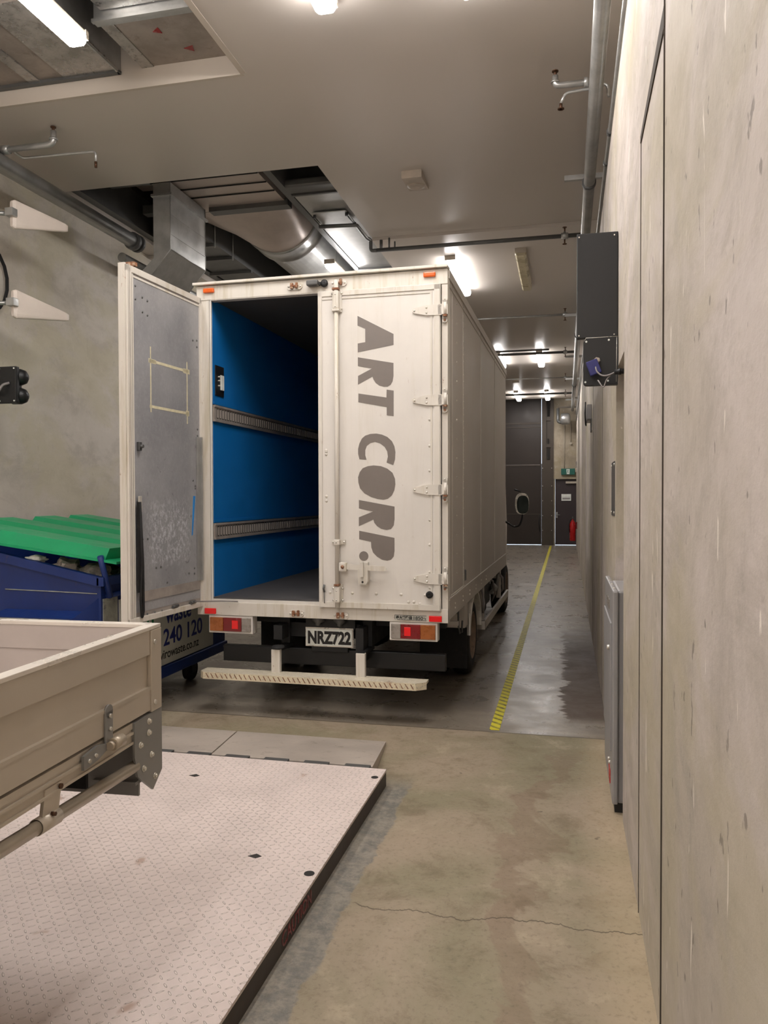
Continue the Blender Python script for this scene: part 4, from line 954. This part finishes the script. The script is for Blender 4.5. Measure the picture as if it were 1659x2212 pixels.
# door rivets, rubber stop, hook
d = MB()
for x, z in ((-.945+.03, 2.0), (-.915, 1.97), (-.915, 1.655), (-.915, 1.62), (-.125, 2.02), (-.125, 1.84), (-.125, 1.66), (-.125, 1.48), (-.125, 1.30), (-.125, 1.10), (-.125, .985), (-.89, .93), (-.715, .93), (-.53, .93), (-.34, .93), (-.16, .93), (-.285, .875), (-.245, .877), (-.915, 1.99), (-.125, 2.21), (-.2, .865)):
    d.lathe((x, -.055, z), (0, -1, 0), [(.012, 0), (.009, .004), (0, .006)], 10)
d.done('door_rivet', 'cream', rd)
MB().lathe((-.127, -.055, .935), (0, -1, 0), [(.026, 0), (.026, .02), (.018, .035), (.008, .035), (0, .03)], 18).done('rubber_stop', 'rubber', rd)
d = MB(); d.tube([(-.93, -.07, .99), (-.935, -.075, .96), (-.93, -.07, .935)], .008, 8); d.tube([(-.93, -.07, .935), (-.93, -.068, .85)], .003, 6); d.done('cabin_hook', 'galvd', rd)
def hinge(x, z, sgn):
    d = MB()
    d.prism([(x-.035*sgn, z+.040), (x-.145*sgn, z+.037), (x-.235*sgn, z+.018), (x-.25*sgn, z+.008), (x-.25*sgn, z-.008), (x-.235*sgn, z-.018), (x-.145*sgn, z-.037), (x-.035*sgn, z-.040)], 'y', -.068, -.055)
    d.box(x-.06*sgn, x+.01*sgn, -.068, -.04, z-.035, z+.035); o = d.done('hinge', 'cream', T)
    d = MB(); d.cyl((x-.008*sgn, -.065, z-.036), (x-.008*sgn, -.065, z+.05), .012, 12); d.done('hinge_pin', 'cream', o)
    d = MB(); d.cyl((x-.015*sgn, -.048, z+.072), (x-.015*sgn, -.03, z+.072), .02, 14); d.box(x-.035*sgn, x+.002*sgn, -.048, -.03, z-.07, z+.07); d.cyl((x-.015*sgn, -.048, z-.072), (x-.015*sgn, -.03, z-.072), .02, 14); d.done('hinge_bracket', 'cream', o)
    d = MB(); d.box(x-.022*sgn, x+.004*sgn, -.075, -.05, z-.05, z-.037); d.cyl((x-.015*sgn, -.055, z-.072), (x-.015*sgn, -.048, z-.072), .009, 10); d.done('hinge_rust', 'rust', o)
    d = MB()
    for q, zz in ((.235, 0), (.145, .018), (.145, -.018)): d.lathe((x-q*sgn, -.068, z+zz), (0, -1, 0), [(.008, 0), (.006, .004), (0, .006)], 10)
    d.lathe((x-.015*sgn, -.048, z+.078), (0, -1, 0), [(.007, 0), (.005, .004), (0, .005)], 8); d.done('hinge_screw', 'chrome', o)
for z in (3.0, 2.35, 1.70, 1.05): hinge(0, z, 1)
# lights and fittings on the rear frame
for x, z in ((-1.876, 3.262), (-.127, 3.262)):
    o = MB().box(x-.045, x+.045, -.055, -.03, z-.018, z+.018, b=.009).done('marker_lamp', 'amber', T); o['label'] = 'orange marker lamp'
def keeper(x, z, rust=True):
    d = MB(); P = [(x-.06, z-.012), (x-.045, z-.027), (x+.045, z-.027), (x+.06, z-.012), (x+.06, z+.012), (x+.045, z+.022), (x-.045, z+.022), (x-.06, z+.012)]
    d.prism(P, 'y', -.045, -.033); o = d.done('bar_keeper', 'cream', T)
    d = MB(); d.box(x-.03, x-.008, -.065, -.045, z-.022, z+.022, b=.004); d.box(x+.01, x+.028, -.065, -.045, z-.02, z+.025, b=.004); d.box(x-.03, x+.03, -.06, -.045, z-.006, z+.006); d.done('keeper_jaw', 'rust', o)
    d = MB(); d.lathe((x-.047, -.045, z-.002), (0, -1, 0), [(.009, 0), (.006, .006), (0, .007)], 10); d.lathe((x+.047, -.045, z-.002), (0, -1, 0), [(.009, 0), (.006, .006), (0, .007)], 10); d.done('keeper_bolt', 'chrome', o)
for x, z in ((-1.165, 3.248), (-.815, 3.25), (-1.165, .762), (-.81, .758)): keeper(x, z)
cmn = MB().box(-1.055, -.965, -.10, -.035, 3.232, 3.272, b=.01).done('reversing_camera', 'galvd', T)
MB().lathe((-.925, -.045, 3.25), (0, -1, 0), [(.026, 0), (.03, .012), (.02, .025), (0, .02)], 16).box(-.965, -.93, -.06, -.04, 3.24, 3.262).done('camera_lens', 'dark', cmn)
for x in (-1.884, -.09):
    o = MB().box(x-.045, x+.05, -.05, -.035, .735, .778, b=.004).done('reflector', 'redb', T); o['label'] = 'bright red reflector'
st = MB().box(-.395, -.155, -.0375, -.034, .738, .775).done('load_sticker', 'label', T)
MB().box(-.395, -.155, -.0385, -.037, .773, .776).box(-.375, -.155, -.0385, -.037, .738, .741).box(-.395, -.392, -.0385, -.037, .745, .776).done('sticker_border', 'txtblack', st)
textmesh('sticker_words', '最大積載量', .027, frame((-.385, -.038, .747), (1, 0, 0), (0, 0, 1)), 'txtblack', st, .0012, .0004, sx=.92)
textmesh('sticker_number', '1850', .034, frame((-.258, -.038, .744), (1, 0, 0), (0, 0, 1)), 'txtblack', st, .0008, .0004, sx=1.15)
textmesh('sticker_unit', 'Kg', .02, frame((-.176, -.038, .75), (1, 0, 0), (0, 0, 1)), 'txtblack', st, .0004, .0004, sx=.8)
# tail lamps: amber outboard, red in the middle, clear inboard
def tail(x0, x1, sgn):
    o = MB().box(x0, x1, -.03, .06, .585, .722, b=.004).done('tail_lamp', 'white', T)
    a, b_ = (x0+.014, x1-.014); z0, z1 = .602, .708; w_ = b_-a
    def seg(f0, f1, m, n, dy=0, zi=0):
        u0, u1 = (a+w_*f0, a+w_*f1) if sgn > 0 else (b_-w_*f1, b_-w_*f0)
        MB().box(u0, u1, -.045-dy, -.028, z0+zi, z1-zi, b=.003).done(n, m, o)
    seg(0, .33, 'damber', 'indicator_lens'); seg(.335, .78, 'dred', 'brake_lens'); seg(.785, 1, 'clear', 'reverse_lens'); seg(.55, .70, 'redb', 'reflex_lens', .003, .02)
tail(-1.90, -1.53, 1); tail(-.435, -.075, -1)
# number plate
np_ = MB().box(-1.135, -.76, .09, .098, .495, .628, b=.003).done('number_plate', 'pure', T)
MB().box(-1.142, -.753, .098, .108, .487, .636, b=.002).done('plate_frame', 'chrome', np_)
textmesh('plate_characters', 'NRZ722', .13, frame((-1.122, .0893, .515), (1, 0, 0), (0, 0, 1)), 'txtblack', np_, .0062, .0005, sx=.765)
MB().box(-1.10, -.80, .11, .2, .44, .49, b=.01).done('plate_bracket', 'dark', T)
for x in (-1.03, -.855):
    o = MB().lathe((x, .08, .70), (0, -.3, -1), [(.05, 0), (.05, .012), (.02, .03), (.018, .045), (0, .05)], 16).done('plate_lamp', 'galvd', T)
# chassis
d = MB(); d.box(-1.35, -1.28, .12, 6.3, .50, .70); d.box(-.68, -.61, .12, 6.3, .50, .70); d.box(-1.9, -.06, .25, .33, .64, .74)
for y in (.15, 1.2, 2.4, 3.6): d.box(-1.35, -.61, y, y+.07, .55, .66)
for y in (.6, 1.7, 2.8, 3.9): d.box(-1.95, -.03, y, y+.06, .70, .78)
d.box(-1.36, -1.29, -.02, .15, .55, .66); d.box(-.70, -.64, -.02, .15, .40, .66); d.box(-1.14, -.74, .1, .14, .63, .72)
d.done('chassis_frame', 'dark', T)
d = MB(); d.box(-1.86, -.045, .14, .2, .33, .46, b=.006); d.box(-1.86, -.045, .135, .14, .44, .452); d.done('underrun_bar', 'black', T)
d = MB(); P = [(-1.90, -.17), (-1.86, -.21), (-.20, -.21), (-.135, -.15), (-.135, -.06), (-1.90, -.06)]
d.prism(P, 'z', .297, .315); st = d.done('rear_step', 'stepPlate', T)
d = MB(); d.prism([(-1.902, -.170), (-1.862, -.212), (-.20, -.212), (-.133, -.151), (-.137, -.147), (-.2, -.206), (-1.86, -.206), (-1.896, -.168)], 'z', .262, .313); d.done('step_edge', 'stepFace', st)
d = MB()
for k in range(42):
    x = -1.84+k*.039; d.hull([(x, -.2135, .306), (x+.007, -.2135, .306), (x+.007, -.2115, .306), (x, -.2115, .306)], [(x+.02, -.2135, .272), (x+.027, -.2135, .272), (x+.027, -.2115, .272), (x+.02, -.2115, .272)])
d.finish('step_tread_bars', 'rust', st)  # brown bar colour stands for both dirt and shadow along the tread edge
for x in (-1.31, -.64):
    o = MB().box(x-.035, x+.035, -.11, -.07, .31, .49, b=.004).done('step_post', 'cream', T); MB().box(x-.03, x+.03, -.1, .2, .47, .495).done('step_arm', 'dark', o)
MB().lathe((-1.30, -.08, .50), (0, 0, 1), [(.05, 0), (.045, .015), (0, .02)], 16).done('rubber_buffer', 'rubber', T)
d = MB(); d.cyl((-1.9, 1.62, .38), (-.06, 1.62, .38), .05, 14); d.lathe((-1.15, 1.62, .38), (1, 0, 0), [(0, 0), (.12, .03), (.17, .14), (.17, .2), (.12, .3), (0, .34)], 20); d.cyl((-.98, 1.7, .42), (-.98, 5.0, .55), .04, 12); d.done('axle', 'dark', T)
def wheel(x, y, wd, parent_label=None):
    sg = 1 if x > -1 else -1; d = MB(); a = x; r = .355
    d.lathe((a, y, r), (sg, 0, 0), [(.2, .0), (.30, -.0), (.345, .02), (.355, .05), (.355, wd-.05), (.345, wd-.02), (.30, wd), (.22, wd), (.205, wd-.03)], 40)
    o = d.done('wheel', 'rubber', T)
    d = MB(); d.lathe((a, y, r), (sg, 0, 0), [(.21, wd-.005), (.195, wd-.04), (.15, wd-.09), (.1, wd-.09), (.09, wd-.05), (0, wd-.05)], 32)
    d.lathe((a, y, r), (sg, 0, 0), [(.225, wd-.002), (.212, wd+.002), (.205, wd-.02)], 32); d.done('rim', 'rimp', o)
wheel(-.21, 1.62, .18); wheel(-.42, 1.62, .18); wheel(-1.765, 1.62, .18); wheel(-1.555, 1.62, .18); wheel(-.26, 5.55, .2); wheel(-1.71, 5.55, .2)
for sx in (0, 1):
    x0, x1 = ((-.24, .0) if sx == 0 else (-1.975, -1.74)); d = MB(); R1, R2 = .425, .405; A = [math.radians(a) for a in range(5, 171, 11)]
    pr_ = [(1.64+R1*math.cos(a), .345+R1*math.sin(a)) for a in A]+[(1.64+R2*math.cos(a), .345+R2*math.sin(a)) for a in A[::-1]]
    for i in range(len(A)-1):
        a, b_ = A[i], A[i+1]
        q = [(1.64+R*math.cos(t_), .345+R*math.sin(t_)) for R, t_ in ((R1, a), (R1, b_), (R2, b_), (R2, a))]
        d.prism(q, 'x', x0, x1)
    d.box(x1-.012 if sx == 0 else x0, x1 if sx == 0 else x0+.012, 1.21, 1.26, .42, .62)
    d.done('mud_guard', 'white', T)
    m = (x0+x1)/2
    MB().box(x0-.2 if sx == 0 else x0+.02, x1-.02 if sx == 0 else x1+.2, 1.14, 1.15, .14, .50).done('mud_flap', 'rubber', T)
d = MB(); d.box(-.5, -.02, .62, .66, .60, .635); d.box(-.25, -.02, 1.0, 1.2, .52, .76); d.done('guard_bracket', 'side', T)
MB().tube([(-.055, .85, .76), (-.05, .85, .56), (-.04, .85, .50), (-.03, .9, .50), (-.025, .9, .60)], .008, 8).done('hanging_strap', 'galvd', T)
# side guard rail, tank and hoses
d = MB(); d.box(-.06, .02, 2.16, 2.26, .315, .40, b=.004); d.box(-.005, .02, 2.2, 4.9, .315, .40, b=.003); d.box(-.06, .02, 2.16, 2.2, .315, .40)
d.box(-.05, .0, 2.22, 2.28, .4, .74); d.box(-.05, .0, 4.0, 4.06, .4, .74); d.done('side_guard', 'side', T)
MB().box(-.50, -.08, 2.45, 3.2, .36, .68, b=.03).done('fuel_tank', 'dark', T)
MB().box(-.45, -.1, 3.35, 3.75, .40, .66, b=.01).done('battery_box', 'dark', T)
d = MB(); d.tube([(-.06, 3.0, .76), (.0, 3.1, .70), (.01, 3.25, .55), (-.04, 3.35, .45)], .014, 8); d.tube([(-.05, 3.9, .76), (.02, 4.05, .64), (.02, 4.1, .5), (-.05, 4.2, .42)], .016, 8)
d.tube([(-.03, 2.05, .76), (.0, 2.12, .70), (.012, 2.16, .58), (.0, 2.17, .48)], .012, 8); d.done('hose', 'cable', T)
d = MB(); d.lathe((-.1, 3.75, .55), (1, 0, 0), [(0, 0), (.05, 0), (.06, .05), (.03, .08), (0, .09)], 14); d.box(-.06, -.02, 3.3, 4.3, .53, .56); d.cyl((-.05, 3.9, .45), (-.02, 3.9, .7), .02, 10); d.done('valve_block', 'zinc', T)
# cab and mirrors
d = MB(); C1 = [(4.85, .55), (6.45, .55), (6.52, 1.2), (6.2, 2.1), (6.0, 2.2), (4.85, 2.2)]
d.prism(C1, 'x', -1.84, -.14); cb_ = d.done('cab', 'white', T)
MB().prism([(6.515, 1.28), (6.525, 1.26), (6.25, 2.06), (6.235, 2.05)], 'x', -1.75, -.23).done('windscreen', 'mirror', cb_)
for x in (-.142, -1.838): MB().prism([(5.2, 1.3), (6.3, 1.3), (6.08, 1.95), (5.2, 2.0)], 'x', x-.004, x+.004).done('side_window', 'mirror', cb_)
for sx, nm in ((1, ''), (-1, '')):
    q = -.99; X = lambda x: x if sx > 0 else 2*q-x
    o = MB().tube([(X(-.14), 5.9, 1.30), (X(.02), 5.87, 1.20), (X(.10), 5.84, 1.22), (X(.14), 5.83, 1.32), (X(.15), 5.83, 1.42)], .014, 8, bend=.04).tube([(X(.03), 5.84, 1.75), (X(.12), 5.83, 1.72)], .012, 8).done('mirror_arm', 'black', T)
    d = MB(); cxm = X(.14); P = []
    for k in range(24):
        a = 2*PI*k/24; P.append((cxm+.1*math.copysign(abs(math.cos(a))**.75, math.cos(a)), 1.545+.155*math.copysign(abs(math.sin(a))**.75, math.sin(a))))
    d.hull([(x, 5.80, z) for x, z in P], [(cxm+(x-cxm)*.6, 5.92, 1.545+(z-1.545)*.7) for x, z in P]); d.done('mirror_shell', 'chrome', o)
    d = MB(); d.hull([(cxm+(x-cxm)*.82+.012, 5.794, 1.53+(z-1.545)*.84) for x, z in P], [(cxm+(x-cxm)*.86+.012, 5.801, 1.53+(z-1.545)*.86) for x, z in P]); d.done('mirror_glass', 'mirror', o)

# open left door: hinged at the left post and swung back towards the viewer
hx, hy = BX+.01, -.02
OA = math.radians(-93.0)                            # door runs from the hinge towards the viewer
ux, uy = math.cos(OA), math.sin(OA)
FD = Matrix(((ux, -uy, 0, hx), (uy, ux, 0, hy), (0, 0, 1, 0), (0, 0, 0, 1)))   # local x along the door, local +y = inner face side
DW, Z0, Z1 = .965, .79, 3.21
ld = MB(FD).box(.0, DW, -.045, .0, Z0, Z1, b=.003).done('rear_door', 'cream', T)
d = MB(FD)
d.box(DW-.05, DW-.0, 0, .018, Z0, Z1, b=.004); d.box(0, DW, 0, .018, Z1-.045, Z1, b=.004); d.box(0, DW, 0, .02, Z0, Z0+.04, b=.004); d.box(.0, .03, 0, .018, Z0, Z1, b=.004)
d.box(DW-.075, DW-.06, 0, .012, Z0+.03, Z1-.03); d.box(.03, DW-.05, 0, .01, Z1-.07, Z1-.055)
d.box(DW-.01, DW+.006, -.05, .0, Z0-.02, Z1+.01)
d.done('door_seal_frame', 'cream', ld)
d = MB(FD); d.box(DW-.056, DW-.051, 0, .012, Z0+.03, Z1-.05); d.box(DW-.028, DW-.024, .016, .0195, Z0+.02, Z1-.02); d.box(DW-.012, DW-.009, .0, .019, Z0, Z1); d.box(.03, DW-.05, 0, .011, Z1-.052, Z1-.047); d.done('door_seal_line', 'rail', ld)
MB(FD).box(.03, DW-.075, .0, .006, .86, Z1-.055).done('inner_lining', 'silver', ld)
d = MB(FD); d.box(.04, DW-.12, .006, .012, .93, 1.0); d.done('kick_strip', 'rail', ld)
MB(FD).box(.03, DW-.08, .0, .004, Z0+.04, .86).done('lower_rail', 'rail', ld)
d = MB(FD); d.box(.03, .085, .006, .02, 1.0, 2.12, b=.003); d.box(.03, .045, .006, .035, 1.0, 2.12); d.done('inner_channel', 'galv', ld)
d = MB(FD)
for a0, a1, z0, z1 in ((.19, .70, 2.60, 2.62), (.19, .70, 2.28, 2.30), (.20, .212, 2.21, 2.68), (.68, .692, 2.25, 2.71), (.17, .26, 2.59, 2.625), (.62, .71, 2.595, 2.625), (.18, .225, 2.27, 2.31)): d.box(a0, a1, .006, .0075, z0, z1)
tp = d.done('tape_outline', 'tape', ld)
d = MB(FD); d.hull([(.14, .006, 1.36), (.155, .006, 1.355), (.13, .006, 1.66), (.10, .006, 1.66)], [(.14, .0075, 1.36), (.155, .0075, 1.355), (.13, .0075, 1.66), (.10, .0075, 1.66)]); d.done('blue_tape_strip', 'btape', ld)
d = MB(FD); d.tube([(.86, .03, 1.62), (.855, .035, 1.2), (.87, .035, .95), (.85, .03, .82), (.83, .03, .86), (.84, .035, 1.2), (.86, .03, 1.6)], .009, 8, bend=.03); d.box(.855, .885, .02, .03, 1.0, 1.62); d.done('rubber_strap', 'rubber', ld)
MB(FD).box(.835, .87, .018, .03, 1.55, 1.66, b=.004).box(.81, .84, .012, .02, 1.18, 1.26).done('strap_hook', 'chrome', ld)
d = MB(FD)
for x, z in ((.72, 3.02), (.78, 3.03), (.72, 2.92), (.78, 2.93), (.86, 3.09), (.86, 3.0), (.12, 2.86), (.06, 2.87), (.06, 2.82), (.06, 2.18), (.06, 2.13), (.13, 1.78), (.10, 1.74), (.10, 1.72), (.80, 1.36), (.74, 1.36), (.64, 1.15), (.58, 1.15), (.2, 1.07), (.12, 1.06), (.12, 1.1), (.5, 1.03), (.75, .835), (.66, .835), (.57, .835)):
    d.lathe((x, .006, z), (0, 1, 0), [(.009, 0), (.007, .004), (0, .006)], 8)
d.done('lining_rivet', 'galvd', ld)
d = MB(FD); d.box(.83, .86, .006, .03, 1.97, 2.03, b=.004); d.cyl((.845, .02, 2.0), (.845, .05, 2.0), .012, 8); d.cyl((.36, .01, .845), (.45, .02, .845), .01, 8); d.cyl((.12, .01, .84), (.2, .02, .84), .014, 8); d.done('catch', 'galvd', ld)
MB(FD).cyl((.80, -.085, Z0+.02), (.80, -.085, Z1+.05), .016, 12).done('lock_bar', 'cream', ld)
MB(FD).box(.775, .825, -.105, -.06, Z1+.015, Z1+.06, b=.004).box(.75, .79, -.11, -.05, Z1+.045, Z1+.07).done('rusted_collar', 'rust', ld)
for z in (3.0, 2.35, 1.7, 1.05):
    MB(FD).box(-.02, .22, -.06, -.045, z-.035, z+.035, b=.003).done('hinge', 'cream', ld)
for z in (2.72, 2.1):
    MB().box(BX-.012, BX+.006, -.04, -.02, z-.07, z+.07).done('hinge_rust', 'rust', T)
d = MB(); a_ = FD @ Vector((.15, .02, .845)); d.tube([a_, (BX+.2, -.06, .84), (BX+.33, -.05, .838)], .006, 6); d.done('door_stay_rope', 'cable', T)
